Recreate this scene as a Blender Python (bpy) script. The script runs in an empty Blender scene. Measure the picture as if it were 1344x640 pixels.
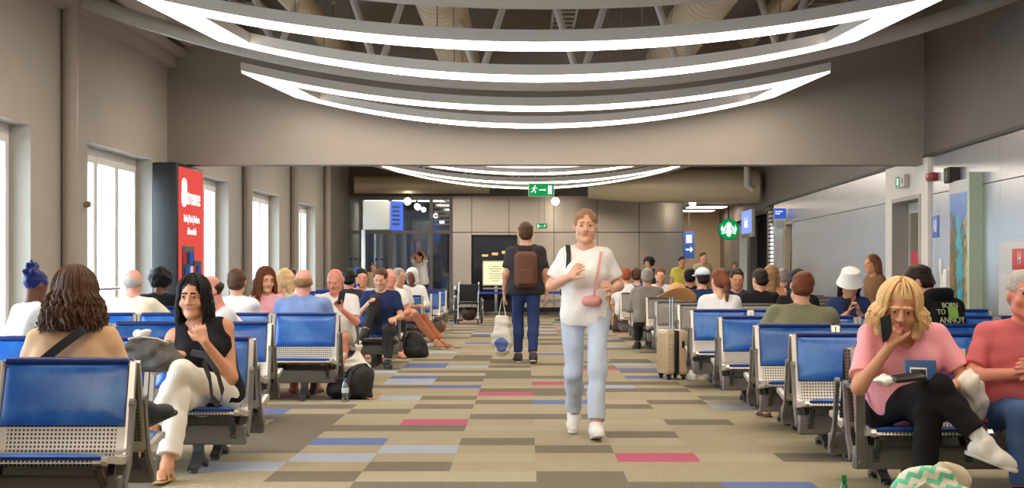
import bpy, math, random
import numpy as np
from mathutils import Vector, Matrix
random.seed(7); RNG = np.random.RandomState(7)
SC = bpy.context.scene; COL = SC.collection
PI = math.pi
CAMH = 1.27; FPX = 2250.0; VX = 690.0; VY = 350.0
def wx(px, D): return (px - VX) * D / FPX          # metres to the side at depth D
def wz(py, D): return CAMH - (py - VY) * D / FPX   # height at depth D
def fd(py): return FPX * CAMH / (py - VY)          # depth of a floor point

# ---------------------------------------------------------------- materials
def lin(c):
    out = []
    for v in c[:3]:
        v = v / 255.0
        out.append(v / 12.92 if v <= 0.04045 else ((v + 0.055) / 1.055) ** 2.4)
    return (*out, 1.0)
MATS = {}
def mat(name, rgb, rough=0.6, metal=0.0, noise=0.0, nscale=8.0, bump=0.0, bscale=40.0, spec=None, emit=None, estr=0.0, trans=0.0, alpha=1.0, coat=0.0, ior=None, aniso=None):
    if name in MATS: return MATS[name]
    m = bpy.data.materials.new(name); m.use_nodes = True
    nt = m.node_tree; b = nt.nodes['Principled BSDF']
    b.inputs['Base Color'].default_value = lin(rgb)
    b.inputs['Roughness'].default_value = rough
    b.inputs['Metallic'].default_value = metal
    if spec is not None: b.inputs['Specular IOR Level'].default_value = spec
    if ior: b.inputs['IOR'].default_value = ior
    if trans: b.inputs['Transmission Weight'].default_value = trans
    if coat: b.inputs['Coat Weight'].default_value = coat; b.inputs['Coat Roughness'].default_value = 0.2
    if alpha < 1: b.inputs['Alpha'].default_value = alpha
    if emit:
        b.inputs['Emission Color'].default_value = lin(emit); b.inputs['Emission Strength'].default_value = estr
    tc = None
    if noise or bump:
        tc = nt.nodes.new('ShaderNodeTexCoord')
    if noise:
        n = nt.nodes.new('ShaderNodeTexNoise'); n.inputs['Scale'].default_value = nscale; n.inputs['Detail'].default_value = 5
        nt.links.new(tc.outputs['Object'], n.inputs['Vector'])
        mx = nt.nodes.new('ShaderNodeMix'); mx.data_type = 'RGBA'
        base = lin(rgb)
        mx.inputs['A'].default_value = (*[v * (1 - noise) for v in base[:3]], 1)
        mx.inputs['B'].default_value = (*[min(1, v * (1 + noise)) for v in base[:3]], 1)
        nt.links.new(n.outputs['Fac'], mx.inputs['Factor'])
        nt.links.new(mx.outputs['Result'], b.inputs['Base Color'])
    if bump:
        n2 = nt.nodes.new('ShaderNodeTexNoise'); n2.inputs['Scale'].default_value = bscale; n2.inputs['Detail'].default_value = 4
        nt.links.new(tc.outputs['Object'], n2.inputs['Vector'])
        bp = nt.nodes.new('ShaderNodeBump'); bp.inputs['Strength'].default_value = bump; bp.inputs['Distance'].default_value = 0.02
        nt.links.new(n2.outputs['Fac'], bp.inputs['Height']); nt.links.new(bp.outputs['Normal'], b.inputs['Normal'])
    MATS[name] = m
    return m
def emat(name, rgb, strength):
    if name in MATS: return MATS[name]
    m = bpy.data.materials.new(name); m.use_nodes = True
    nt = m.node_tree; nt.nodes.clear()
    o = nt.nodes.new('ShaderNodeOutputMaterial'); e = nt.nodes.new('ShaderNodeEmission')
    e.inputs['Color'].default_value = lin(rgb); e.inputs['Strength'].default_value = strength
    nt.links.new(e.outputs[0], o.inputs[0]); MATS[name] = m
    return m
def glassmat(name, tint, refl=0.12, rough=0.02):
    """thin architectural glass: mostly see-through, some mirror"""
    if name in MATS: return MATS[name]
    m = bpy.data.materials.new(name); m.use_nodes = True
    nt = m.node_tree; nt.nodes.clear()
    o = nt.nodes.new('ShaderNodeOutputMaterial'); t = nt.nodes.new('ShaderNodeBsdfTransparent')
    g = nt.nodes.new('ShaderNodeBsdfGlossy'); mx = nt.nodes.new('ShaderNodeMixShader')
    t.inputs['Color'].default_value = lin(tint); g.inputs['Roughness'].default_value = rough
    mx.inputs[0].default_value = refl
    nt.links.new(t.outputs[0], mx.inputs[1]); nt.links.new(g.outputs[0], mx.inputs[2]); nt.links.new(mx.outputs[0], o.inputs[0])
    MATS[name] = m
    return m

# ---------------------------------------------------------------- mesh collecting
class MB:
    def __init__(s): s.v = []; s.f = []; s.mi = []
    def add(s, vs, fs, mi=0):
        o = len(s.v); s.v += [tuple(map(float, p)) for p in vs]
        for f in fs: s.f.append([i + o for i in f]); s.mi.append(mi)
        return s
    def box(s, x0, x1, y0, y1, z0, z1, mi=0, M=None):
        vs = [(x, y, z) for z in (z0, z1) for y in (y0, y1) for x in (x0, x1)]
        if M is not None: vs = [tuple(M @ Vector(v)) for v in vs]
        return s.add(vs, [(0, 2, 3, 1), (4, 5, 7, 6), (0, 1, 5, 4), (2, 6, 7, 3), (0, 4, 6, 2), (1, 3, 7, 5)], mi)
    def rbox(s, x0, x1, y0, y1, z0, z1, r=0.01, mi=0, M=None, seg=3):
        """box with rounded corners in plan of its thinnest... rounded on all vertical edges and softened top/bottom"""
        r = min(r, (x1 - x0) / 2.01, (y1 - y0) / 2.01, (z1 - z0) / 2.01)
        ring = []
        for cx, cy, a0 in ((x1 - r, y1 - r, 0), (x0 + r, y1 - r, 90), (x0 + r, y0 + r, 180), (x1 - r, y0 + r, 270)):
            for k in range(seg + 1):
                a = math.radians(a0 + 90 * k / seg); ring.append((cx, cy, math.cos(a), math.sin(a)))
        lay = []
        for k in range(seg + 1):
            a = math.radians(90 * k / seg); lay.append((z0 + r - r * math.cos(a), r * math.sin(a)))
        lay += [(z1 - (z - z0), q) for z, q in reversed(lay)]
        vs = []
        for z, q in lay:
            for cx, cy, c, n in ring: vs.append((cx + c * q, cy + n * q, z))
        if M is not None: vs = [tuple(M @ Vector(v)) for v in vs]
        n = len(ring); fs = []
        for i in range(len(lay) - 1):
            for j in range(n): fs.append((i * n + j, i * n + (j + 1) % n, (i + 1) * n + (j + 1) % n, (i + 1) * n + j))
        fs.append(tuple(reversed(range(n)))); fs.append(tuple((len(lay) - 1) * n + j for j in range(n)))
        return s.add(vs, fs, mi)
    def tube(s, pts, r, seg=10, mi=0, caps=True, closed=False):
        pts = [Vector(p) for p in pts]; n = len(pts)
        rs = r if isinstance(r, (list, tuple)) else [r] * n
        vs = []; up = None
        for i, p in enumerate(pts):
            if closed: t = (pts[(i + 1) % n] - pts[i - 1])
            else: t = pts[min(i + 1, n - 1)] - pts[max(i - 1, 0)]
            t.normalize()
            if up is None:
                a = Vector((0, 0, 1)) if abs(t.z) < 0.9 else Vector((1, 0, 0)); up = (a - t * a.dot(t)).normalized()
            else:
                up = (up - t * up.dot(t)); up = up.normalized() if up.length > 1e-6 else t.orthogonal().normalized()
            b = t.cross(up)
            for k in range(seg):
                a = 2 * PI * k / seg; vs.append(p + (up * math.cos(a) + b * math.sin(a)) * rs[i])
        fs = []
        for i in range(n if closed else n - 1):
            i2 = (i + 1) % n
            for k in range(seg): fs.append((i * seg + k, i * seg + (k + 1) % seg, i2 * seg + (k + 1) % seg, i2 * seg + k))
        if caps and not closed:
            fs.append(tuple(reversed(range(seg)))); fs.append(tuple((n - 1) * seg + k for k in range(seg)))
        return s.add(vs, fs, mi)
    def strap(s, pts, w, t, wd=(1, 0, 0), mi=0):
        """flat bar swept along pts, width w along wd, thickness t"""
        pts = [Vector(p) for p in pts]; wd = Vector(wd).normalized(); n = len(pts); vs = []
        for i, p in enumerate(pts):
            tg = (pts[min(i + 1, n - 1)] - pts[max(i - 1, 0)]).normalized(); nn = wd.cross(tg).normalized()
            for a, b in ((-1, -1), (1, -1), (1, 1), (-1, 1)): vs.append(p + wd * (a * w / 2) + nn * (b * t / 2))
        fs = []
        for i in range(n - 1):
            for k in range(4): fs.append((i * 4 + k, i * 4 + (k + 1) % 4, i * 4 + 4 + (k + 1) % 4, i * 4 + 4 + k))
        fs += [(3, 2, 1, 0), tuple((n - 1) * 4 + k for k in range(4))]
        return s.add(vs, fs, mi)
    def lathe(s, prof, c=(0, 0, 0), seg=24, mi=0, axis='z', M=None):
        vs = []
        for r, z in prof:
            for k in range(seg):
                a = 2 * PI * k / seg; x, y = r * math.cos(a), r * math.sin(a)
                p = (x, y, z) if axis == 'z' else ((z, x, y) if axis == 'x' else (x, z, y))
                vs.append((p[0] + c[0], p[1] + c[1], p[2] + c[2]))
        if M is not None: vs = [tuple(M @ Vector(v)) for v in vs]
        fs = []
        for i in range(len(prof) - 1):
            for k in range(seg): fs.append((i * seg + k, i * seg + (k + 1) % seg, (i + 1) * seg + (k + 1) % seg, (i + 1) * seg + k))
        fs.append(tuple(reversed(range(seg)))); fs.append(tuple((len(prof) - 1) * seg + k for k in range(seg)))
        return s.add(vs, fs, mi)
    def prism(s, poly, n, a0, a1, mi=0):
        """polygon extruded along axis n ('x','y','z') between a0 and a1; poly gives the two other coordinates in order"""
        def P(p, a): return {'x': (a, p[0], p[1]), 'y': (p[0], a, p[1]), 'z': (p[0], p[1], a)}[n]
        k = len(poly); vs = [P(p, a0) for p in poly] + [P(p, a1) for p in poly]
        fs = [tuple(range(k)), tuple(reversed(range(k, 2 * k)))] + [(i, i + k, (i + 1) % k + k, (i + 1) % k) for i in range(k)]
        return s.add(vs, fs, mi)
    def mesh(s, name, mats, smooth=True, fix=True):
        me = bpy.data.meshes.new(name); me.from_pydata(s.v, [], s.f)
        for m in (mats if isinstance(mats, (list, tuple)) else [mats]): me.materials.append(m)
        me.polygons.foreach_set('material_index', s.mi)
        if fix:
            import bmesh
            bm = bmesh.new(); bm.from_mesh(me); bmesh.ops.recalc_face_normals(bm, faces=bm.faces[:]); bm.to_mesh(me); bm.free()
        if smooth:
            me.polygons.foreach_set('use_smooth', [True] * len(me.polygons)); me.set_sharp_from_angle(angle=math.radians(38))
        me.update()
        return me
    def build(s, name, mats, parent=None, smooth=True, loc=None, rot=None):
        return link(name, s.mesh(name, mats, smooth), parent, loc, rot)
def link(name, data, parent=None, loc=None, rot=None):
    o = bpy.data.objects.new(name, data); COL.objects.link(o)
    if parent is not None: o.parent = parent
    if loc is not None: o.location = loc
    if rot is not None: o.rotation_euler = rot
    return o
def tag(o, label, cat, group=None):
    o['label'] = label; o['category'] = cat
    if group: o['group'] = group
    return o
def thing(name, label, cat, loc=(0, 0, 0), rz=0.0, group=None):
    o = bpy.data.objects.new(name, None); COL.objects.link(o); o.location = loc; o.rotation_euler = (0, 0, rz); o.empty_display_size = 0.1
    return tag(o, label, cat, group)
def struct(o): o['kind'] = 'structure'; return o
def text(body, size, m, parent, loc, rot, name='lettering', ext=0.002, align='CENTER', sx=1.0):
    cu = bpy.data.curves.new(name, 'FONT'); cu.body = body; cu.size = size; cu.extrude = ext; cu.align_x = align; cu.align_y = 'CENTER'
    cu.materials.append(m); tmp = bpy.data.objects.new('tmp', cu); COL.objects.link(tmp); bpy.context.view_layer.update()
    me = bpy.data.meshes.new_from_object(tmp.evaluated_get(bpy.context.evaluated_depsgraph_get())); bpy.data.objects.remove(tmp); bpy.data.curves.remove(cu)
    me.name = name; o = link(name, me, parent, loc, rot); o.scale = (sx, 1, 1)
    return o

# ---------------------------------------------------------------- implicit solids, for bodies, clothes and soft goods
class SDF:
    def __init__(s, h): s.h = h; s.p = []; s.fold = None
    def cap(s, a, b, ra, rb=None, k=0.02, fa=False, fb=False, op='+'):
        s.p.append(('c', np.array(a, float), np.array(b, float), max(ra, s.h * .8), max(ra if rb is None else rb, s.h * .8), k, fa, fb, op)); return s
    def ell(s, c, r, R=None, k=0.02, op='+'):
        s.p.append(('e', np.array(c, float), np.array(r, float), None if R is None else np.array(R, float), k, op)); return s
    def cut(s, c, n): s.p.append(('h', np.array(c, float), np.array(n, float) / np.linalg.norm(n))); return s
    def bounds(s):
        lo = np.full(3, 1e9); hi = -lo
        for p in s.p:
            if p[0] == 'h' or p[-1] == '-': continue
            if p[0] == 'c':
                r = max(p[3], p[4]); lo = np.minimum(lo, np.minimum(p[1], p[2]) - r); hi = np.maximum(hi, np.maximum(p[1], p[2]) + r)
            else:
                r = p[2] if p[3] is None else np.full(3, p[2].max()); lo = np.minimum(lo, p[1] - r); hi = np.maximum(hi, p[1] + r)
        return lo - 3 * s.h - .012, hi + 3 * s.h + .012
    def eval(s):
        lo, hi = s.bounds(); h = s.h; n = np.ceil((hi - lo) / h).astype(int) + 1
        F = np.full(n, 0.3, np.float32); ax = [lo[i] + h * np.arange(n[i]) for i in range(3)]
        for p in s.p:
            if p[0] == 'h':
                d = (ax[0][:, None, None] - p[1][0]) * p[2][0] + (ax[1][None, :, None] - p[1][1]) * p[2][1] + (ax[2][None, None, :] - p[1][2]) * p[2][2]
                F = np.maximum(F, d.astype(np.float32)); continue
            if p[0] == 'c':
                r = max(p[3], p[4]); k = p[5]; a = np.minimum(p[1], p[2]) - r; b = np.maximum(p[1], p[2]) + r
            else:
                r = p[2] if p[3] is None else np.full(3, p[2].max()); k = p[4]; a = p[1] - r; b = p[1] + r
            m = max(k, 0.02) + 2 * h
            i0 = np.clip(np.floor((a - m - lo) / h).astype(int), 0, n - 1); i1 = np.clip(np.ceil((b + m - lo) / h).astype(int) + 1, 1, n)
            sl = tuple(slice(i0[i], i1[i]) for i in range(3))
            X = ax[0][sl[0]][:, None, None]; Y = ax[1][sl[1]][None, :, None]; Z = ax[2][sl[2]][None, None, :]
            if p[0] == 'c':
                A, B = p[1], p[2]; ba = B - A; L2 = max(ba @ ba, 1e-12)
                px, py, pz = X - A[0], Y - A[1], Z - A[2]
                t0 = (px * ba[0] + py * ba[1] + pz * ba[2]) / L2; t = np.clip(t0, 0, 1)
                d = np.sqrt((px - t * ba[0]) ** 2 + (py - t * ba[1]) ** 2 + (pz - t * ba[2]) ** 2) - (p[3] + (p[4] - p[3]) * t)
                L = math.sqrt(L2)
                if p[7]: d = np.maximum(d, (t0 - 1) * L)
                if p[6]: d = np.maximum(d, -t0 * L)
            else:
                q = [X - p[1][0], Y - p[1][1], Z - p[1][2]]
                if p[3] is not None: q = [q[0] * p[3][0, i] + q[1] * p[3][1, i] + q[2] * p[3][2, i] for i in range(3)]
                rr = p[2]; k0 = np.sqrt((q[0] / rr[0]) ** 2 + (q[1] / rr[1]) ** 2 + (q[2] / rr[2]) ** 2)
                k1 = np.sqrt((q[0] / rr[0] ** 2) ** 2 + (q[1] / rr[1] ** 2) ** 2 + (q[2] / rr[2] ** 2) ** 2) + 1e-9
                d = k0 * (k0 - 1) / k1
            G = F[sl]; op = p[-1]
            if op == '+':
                kk = max(k, 1e-4); w = np.clip(.5 + .5 * (G - d) / kk, 0, 1); F[sl] = G * (1 - w) + d * w - kk * w * (1 - w)
            else:
                kk = max(k, 1e-4); w = np.clip(.5 - .5 * (G + d) / kk, 0, 1); F[sl] = G * (1 - w) - d * w + kk * w * (1 - w)
        if s.fold:
            amp, kx, seed = s.fold; rs = np.random.RandomState(seed)
            for i in range(4):
                v = rs.normal(size=3); v *= kx * (0.6 + .5 * i) / np.linalg.norm(v); ph = rs.rand() * 6.28
                F += (amp / (1 + .4 * i) * np.sin(ax[0][:, None, None] * v[0] + ax[1][None, :, None] * v[1] + ax[2][None, None, :] * v[2] + ph)).astype(np.float32)
        return F, lo
    def mesh(s, name, mats, matfn=None):
        F, lo = s.eval(); h = s.h; S = F < 0
        nx, ny, nz = F.shape
        c = np.zeros((nx - 1, ny - 1, nz - 1), np.int8)
        for a in (0, 1):
            for b in (0, 1):
                for d in (0, 1): c += S[a:nx - 1 + a, b:ny - 1 + b, d:nz - 1 + d]
        act = (c > 0) & (c < 8); I, J, K = np.nonzero(act); N = len(I)
        idx = np.full(c.shape, -1, np.int64); idx[I, J, K] = np.arange(N)
        pos = np.zeros((N, 3)); cnt = np.zeros(N)
        cs = [(a, b, d) for a in (0, 1) for b in (0, 1) for d in (0, 1)]
        for a in cs:
            for b in cs:
                if sum(b) - sum(a) == 1 and all(y >= x for x, y in zip(a, b)):
                    fa = F[I + a[0], J + a[1], K + a[2]]; fb = F[I + b[0], J + b[1], K + b[2]]
                    m = (fa < 0) != (fb < 0); t = np.where(m, fa / np.where(m, fa - fb, 1), 0)
                    for i in range(3): pos[:, i] += np.where(m, a[i] + t * (b[i] - a[i]), 0)
                    cnt += m
        V = (pos / cnt[:, None] + np.stack([I, J, K], 1)) * h + lo
        Q = []
        for axs in range(3):
            u, w = (axs + 1) % 3, (axs + 2) % 3
            s0 = [slice(None)] * 3; s1 = [slice(None)] * 3; s0[axs] = slice(0, -1); s1[axs] = slice(1, None)
            for q in (u, w): s0[q] = slice(1, -1); s1[q] = slice(1, -1)
            e0 = S[tuple(s0)]; e1 = S[tuple(s1)]; ch = e0 != e1
            P = np.stack(np.nonzero(ch), 1); ins = e0[ch]
            base = P.copy(); base[:, u] += 1; base[:, w] += 1
            def g(du, dw):
                t = base.copy(); t[:, u] += du; t[:, w] += dw; return idx[t[:, 0], t[:, 1], t[:, 2]]
            q = np.stack([g(-1, -1), g(0, -1), g(0, 0), g(-1, 0)], 1)
            q[~ins] = q[~ins][:, ::-1]; Q.append(q)
        Q = np.concatenate(Q); Q = Q[(Q >= 0).all(1)]
        # one gentle smoothing pass
        acc = np.zeros((N, 3)); cn = np.zeros(N)
        for a, b in ((0, 1), (1, 2), (2, 3), (3, 0)):
            np.add.at(acc, Q[:, a], V[Q[:, b]]); np.add.at(cn, Q[:, a], 1); np.add.at(acc, Q[:, b], V[Q[:, a]]); np.add.at(cn, Q[:, b], 1)
        ok = cn > 0; V[ok] = V[ok] * .6 + .4 * acc[ok] / cn[ok][:, None]
        me = bpy.data.meshes.new(name); me.vertices.add(N); me.vertices.foreach_set('co', V.astype(np.float32).ravel())
        nf = len(Q); me.loops.add(nf * 4); me.loops.foreach_set('vertex_index', Q.astype(np.int32).ravel())
        me.polygons.add(nf); me.polygons.foreach_set('loop_start', np.arange(0, nf * 4, 4, dtype=np.int32))
        me.polygons.foreach_set('use_smooth', np.ones(nf, bool))
        for m in (mats if isinstance(mats, (list, tuple)) else [mats]): me.materials.append(m)
        if matfn is not None: me.polygons.foreach_set('material_index', matfn(V[Q].mean(1)).astype(np.int32))
        me.update(); me.validate()
        return me
# ================================================================ SETTING
XL = -5.02; YB = 24.0; ZTOP = 5.35; YF = 48.7
RA = 0.026; RN = math.sqrt(1 + RA * RA)
RW = Matrix(((1 / RN, RA / RN, 0, 5.61 - RA * 24), (-RA / RN, 1 / RN, 0, 0), (0, 0, 1, 0), (0, 0, 0, 1)))   # along-wall frame of the right wall
def xr(D): return 5.61 + RA * (D - 24)
M_wall = mat('painted greige plaster', (174, 167, 157), .75, noise=.05, nscale=3, bump=.08, bscale=120)
M_beam = mat('taupe plaster', (152, 144, 135), .75, noise=.05, nscale=2, bump=.08, bscale=120)
M_dark = mat('dark brown grey cladding', (108, 99, 94), .6, noise=.06, nscale=3)
M_deck = mat('brown grey roof deck', (186, 168, 142), .8, noise=.1, nscale=2)
M_steel = mat('brushed steel panel', (200, 200, 203), .27, 1.0, noise=.04, nscale=3)
def brushed(m, an, rot):
    nt = m.node_tree; b = nt.nodes['Principled BSDF']; tg = nt.nodes.new('ShaderNodeTangent'); tg.direction_type = 'RADIAL'; tg.axis = 'Z'
    b.inputs['Anisotropic'].default_value = an; b.inputs['Anisotropic Rotation'].default_value = rot; nt.links.new(tg.outputs[0], b.inputs['Tangent'])
brushed(M_steel, .75, 0.0)

M_steelw = mat('satin steel panel warm', (206, 198, 188), .24, 1.0, noise=.05, nscale=2)
brushed(M_steelw, .6, 0.25)
M_joint = mat('dark joint', (70, 66, 62), .6)
M_white = mat('white frame paint', (226, 224, 219), .4)
M_offw = mat('off white portal panel', (222, 217, 208), .5, noise=.03)
M_alu = mat('anodised aluminium', (176, 175, 173), .35, .85)
M_pipe = mat('grey beige pipe paint', (170, 160, 150), .45)
M_blk = mat('black plastic', (24, 24, 26), .4)
M_truss = mat('truss grey paint', (192, 188, 183), .45)
M_duct = mat('cream spiral duct', (205, 190, 160), .45, .25, noise=.05)

# --- floor: square carpet tiles
TX, TY = 0.54, 0.52; OX, OY = 0.065, 10.66
def carpet(name, rgb):
    m = mat(name, rgb, .95, noise=.06, nscale=5, spec=.15)
    nt = m.node_tree; b = nt.nodes['Principled BSDF']; tc = nt.nodes.new('ShaderNodeTexCoord')
    w = nt.nodes.new('ShaderNodeTexWave'); w.bands_direction = 'X'; w.inputs['Scale'].default_value = 22; w.inputs['Distortion'].default_value = 1.5; w.inputs['Detail'].default_value = 3
    n = nt.nodes.new('ShaderNodeTexNoise'); n.inputs['Scale'].default_value = 220; n.inputs['Detail'].default_value = 2
    ad = nt.nodes.new('ShaderNodeMath'); ad.operation = 'ADD'; bp = nt.nodes.new('ShaderNodeBump'); bp.inputs['Strength'].default_value = .35; bp.inputs['Distance'].default_value = .004
    nt.links.new(tc.outputs['Object'], w.inputs['Vector']); nt.links.new(tc.outputs['Object'], n.inputs['Vector'])
    nt.links.new(w.outputs['Fac'], ad.inputs[0]); nt.links.new(n.outputs['Fac'], ad.inputs[1]); nt.links.new(ad.outputs[0], bp.inputs['Height']); nt.links.new(bp.outputs['Normal'], b.inputs['Normal'])
    return m
CM = [carpet('carpet beige', (158, 147, 122)), carpet('carpet taupe', (114, 106, 92)), carpet('carpet pink', (178, 88, 112)), carpet('carpet blue', (98, 112, 156)), carpet('carpet pale blue', (158, 166, 180)), carpet('carpet light beige', (164, 154, 130))]
TILES = {}
for c, pts in {2: [(580, 554), (675, 519), (863, 601), (701, 519), (727, 501), (804, 484), (405, 517)],
               1: [(483, 562), (573, 562), (657, 579), (539, 610), (642, 635), (402, 570), (389, 588), (420, 546), (442, 534), (598, 521), (606, 534), (657, 547), (675, 514), (673, 530), (553, 505), (622, 496), (680, 493),
                   (756, 589), (762, 624), (696, 579), (696, 635), (882, 636), (845, 571), (921, 556), (1065, 601), (740, 548), (697, 548), (824, 533), (890, 525), (820, 513), (890, 513), (943, 520), (727, 519), (727, 510), (865, 502), (810, 502), (799, 476), (699, 493), (340, 575), (300, 545), (370, 628), (500, 538), (770, 635)],
               3: [(466, 578), (516, 496), (614, 505), (582, 477), (1002, 637), (727, 530), (846, 494), (380, 537), (350, 537)],
               4: [(555, 588), (325, 609), (529, 524), (503, 504), (516, 486), (633, 480), (965, 531), (385, 605)]}.items():
    for px, py in pts:
        D = fd(py); TILES[(math.floor((wx(px, D) - OX) / TX), math.floor((D - OY) / TY))] = c
fl = MB(); rr = random.Random(11)
for j in range(-14, 92):
    for i in range(-10, 13):
        x0 = OX + i * TX; y0 = OY + j * TY; x1 = x0 + TX; y1 = y0 + TY
        r = rr.random(); t = 1 if r < .25 else 2 if r < .262 else 3 if r < .28 else 4 if r < .315 else (5 if r < .5 else 0)
        if 10 < y0 < 16.5 and -1.9 < x0 < 1.9: t = 5 if r > .8 else 0
        t = TILES.get((i, j), t)
        fl.add([(x0, y0, 0), (x1, y0, 0), (x1, y1, 0), (x0, y1, 0)], [(0, 1, 2, 3)], t)
fl.box(-6.5, 8, -4, 60, -.2, -.004, 0)
struct(fl.build('floor', CM, smooth=False))

# --- left wall with its five tall windows
WIN = [(8.0, 11.4), (14.0, 17.38), (19.64, 23.05), (25.5, 28.96), (31.3, 34.9), (37.5, 40.9)]
WZ0, WZ1 = .25, 2.71
w = MB(); y = -4.0
for a, b in WIN:
    w.box(XL - .35, XL, y, a, 0, ZTOP); w.box(XL - .35, XL, a, b, 0, WZ0); w.box(XL - .35, XL, a, b, WZ1, ZTOP); y = b
w.box(XL - .35, XL, y, YF + 5, 0, ZTOP)
struct(w.build('wall_left', M_wall, smooth=False))
M_reveal = mat('window reveal paint', (205, 205, 205), .6)
M_pane = glassmat('clear window glass', (250, 252, 252), .06)
for n, (a, b) in enumerate(WIN):
    if n == 0: continue
    f = MB(); x0, x1 = XL - .31, XL - .22
    f.box(x0, x1, a, a + .09, WZ0, WZ1); f.box(x0, x1, b - .09, b, WZ0, WZ1); f.box(x0, x1, a + .09, b - .09, WZ0, WZ0 + .09); f.box(x0, x1, a + .09, b - .09, WZ1 - .09, WZ1)
    fr = struct(f.build('window_%d' % n, M_white, smooth=False))
    q = (b - a - .18) / 3
    g = MB(); g.box(XL - .27, XL - .26, a + .09, b - .09, WZ0 + .09, WZ1 - .09); g.build('pane', M_pane, fr, smooth=False)
    for k in range(3):
        s = MB(); s0 = a + .1 + k * q; s1 = s0 + q - .02
        s.box(x0 - .02, x1 + .02, s0, s0 + .085, WZ0 + .1, WZ1 - .1); s.box(x0 - .02, x1 + .02, s1 - .085, s1, WZ0 + .1, WZ1 - .1)
        s.box(x0 - .02, x1 + .02, s0 + .085, s1 - .085, WZ1 - .185, WZ1 - .1); s.box(x0 - .02, x1 + .02, s0 + .085, s1 - .085, WZ0 + .1, WZ0 + .22)
        s.build('sash', M_white, fr, smooth=False)
    h = MB(); h.tube([(x1 + .02, a + q * .9, 1.0), (x1 + .1, a + q * .9, 1.0), (x1 + .1, a + q * 1.9, 1.0), (x1 + .02, a + q * 1.9, 1.0)], .016)
    h.build('push_bar', M_alu, fr)
# gutter ledge and pale soffit along the top of the left wall
t = MB(); t.box(XL, XL + .14, -4, YB, 4.05, 4.2); t.box(XL, XL + .26, -4, YB, 4.2, 4.3)
struct(t.build('trim_1', M_pipe, smooth=False))
t = MB(); t.box(XL + .26, XL + 1.15, -4, YB, 4.36, 4.4)
struct(t.build('trim_2', mat('pale soffit', (188, 176, 160), .7), smooth=False))
# pipe columns along the left wall
for D in (12.3, 18.55, 30.4, 36.6, 42.6):
    c = MB(); c.lathe([(.088, 0), (.088, ZTOP - .3)], (XL + .09, D, 0), 20); c.lathe([(.12, 0), (.12, .03), (.09, .03)], (XL + .1, D, 0), 20)
    struct(c.build('column', M_pipe))
b = MB(); b.box(XL, XL + .05, -4, YB + 20, 0, .12); struct(b.build('baseboard_left', M_dark, smooth=False))

# --- the cross beam that divides the hall
b = MB(); b.box(XL, xr(YB) + .1, YB, YB + .42, 2.72, ZTOP); b.box(XL, xr(YB) + .1, YB - .012, YB + .43, 2.70, 2.722)
struct(b.build('beam', M_beam, smooth=False))

# --- right wall: steel panels below, dark cladding above
w = MB(); U = 2.80; SEAM = 2.27
def panels(d0, d1, step=1.2, z0=.1, seam=SEAM, top=U):
    n = max(1, round((d1 - d0) / step)); q = (d1 - d0) / n
    for i in range(n):
        a, c = d0 + i * q + .006, d0 + (i + 1) * q - .006
        for za, zb in ((z0, seam - .006), (seam + .006, top - .01)):
            w.box(0, .03, a, c, za, zb, 0, RW)
panels(-4, 23.68, 1.24); panels(26.85, 38.6, 1.2); panels(40.3, 42.0, .85)
w.box(.03, .12, -4, 24.2, 0, U, 1, RW); w.box(.03, .12, 26.2, 43.2, 2.3, U, 1, RW); w.box(.03, .12, 26.2, 39.0, 0, 2.3, 1, RW); w.box(.03, .12, 40.25, 42.2, 0, 2.3, 1, RW)
w.box(0, .03, 38.6, 40.3, 2.3, U - .01, 0, RW); w.box(.28, .34, 38.8, 40.4, 0, 2.3, 1, RW)
w.box(.015, .08, -4, 42.2, 0, .1, 1, RW)
struct(w.build('wall_right', [M_steel, M_joint], smooth=False))
w = MB(); w.box(-.03, .2, -4, 43.4, U, ZTOP, 0, RW); w.box(-.05, .2, -4, 43.4, U - .012, U + .03, 1, RW)
w.box(-.03, .2, 43.4, 60, 2.62, ZTOP, 0, RW)
struct(w.build('wall_upper_right', [M_dark, M_joint], smooth=False))
# cream recess and steel service door near the far end of the right wall
t = MB(); t.box(.03, .3, 38.6, 38.75, 0, 2.3, 0, RW); t.box(.03, .3, 40.2, 40.35, 0, 2.3, 0, RW); t.box(.0, .3, 38.6, 40.35, 2.25, 2.32, 0, RW)
struct(t.build('trim_3', mat('cream jamb', (214, 198, 170), .5), smooth=False))
d = MB(); d.box(.14, .2, 38.75, 39.9, .02, 2.24, 0, RW)
d2 = struct(d.build('door_2', M_steel, smooth=False))
d = MB(); d.tube([RW @ Vector((.14, 38.9, 1.0)), RW @ Vector((.06, 38.9, 1.0)), RW @ Vector((.06, 38.9, 1.3)), RW @ Vector((.14, 38.9, 1.3))], .018); d.build('handle', M_blk, d2)
d = MB(); d.rbox(.08, .14, 39.2, 39.55, 1.0, 1.62, .03, 0, RW); d.build('phone_panel', M_blk, d2)

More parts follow.
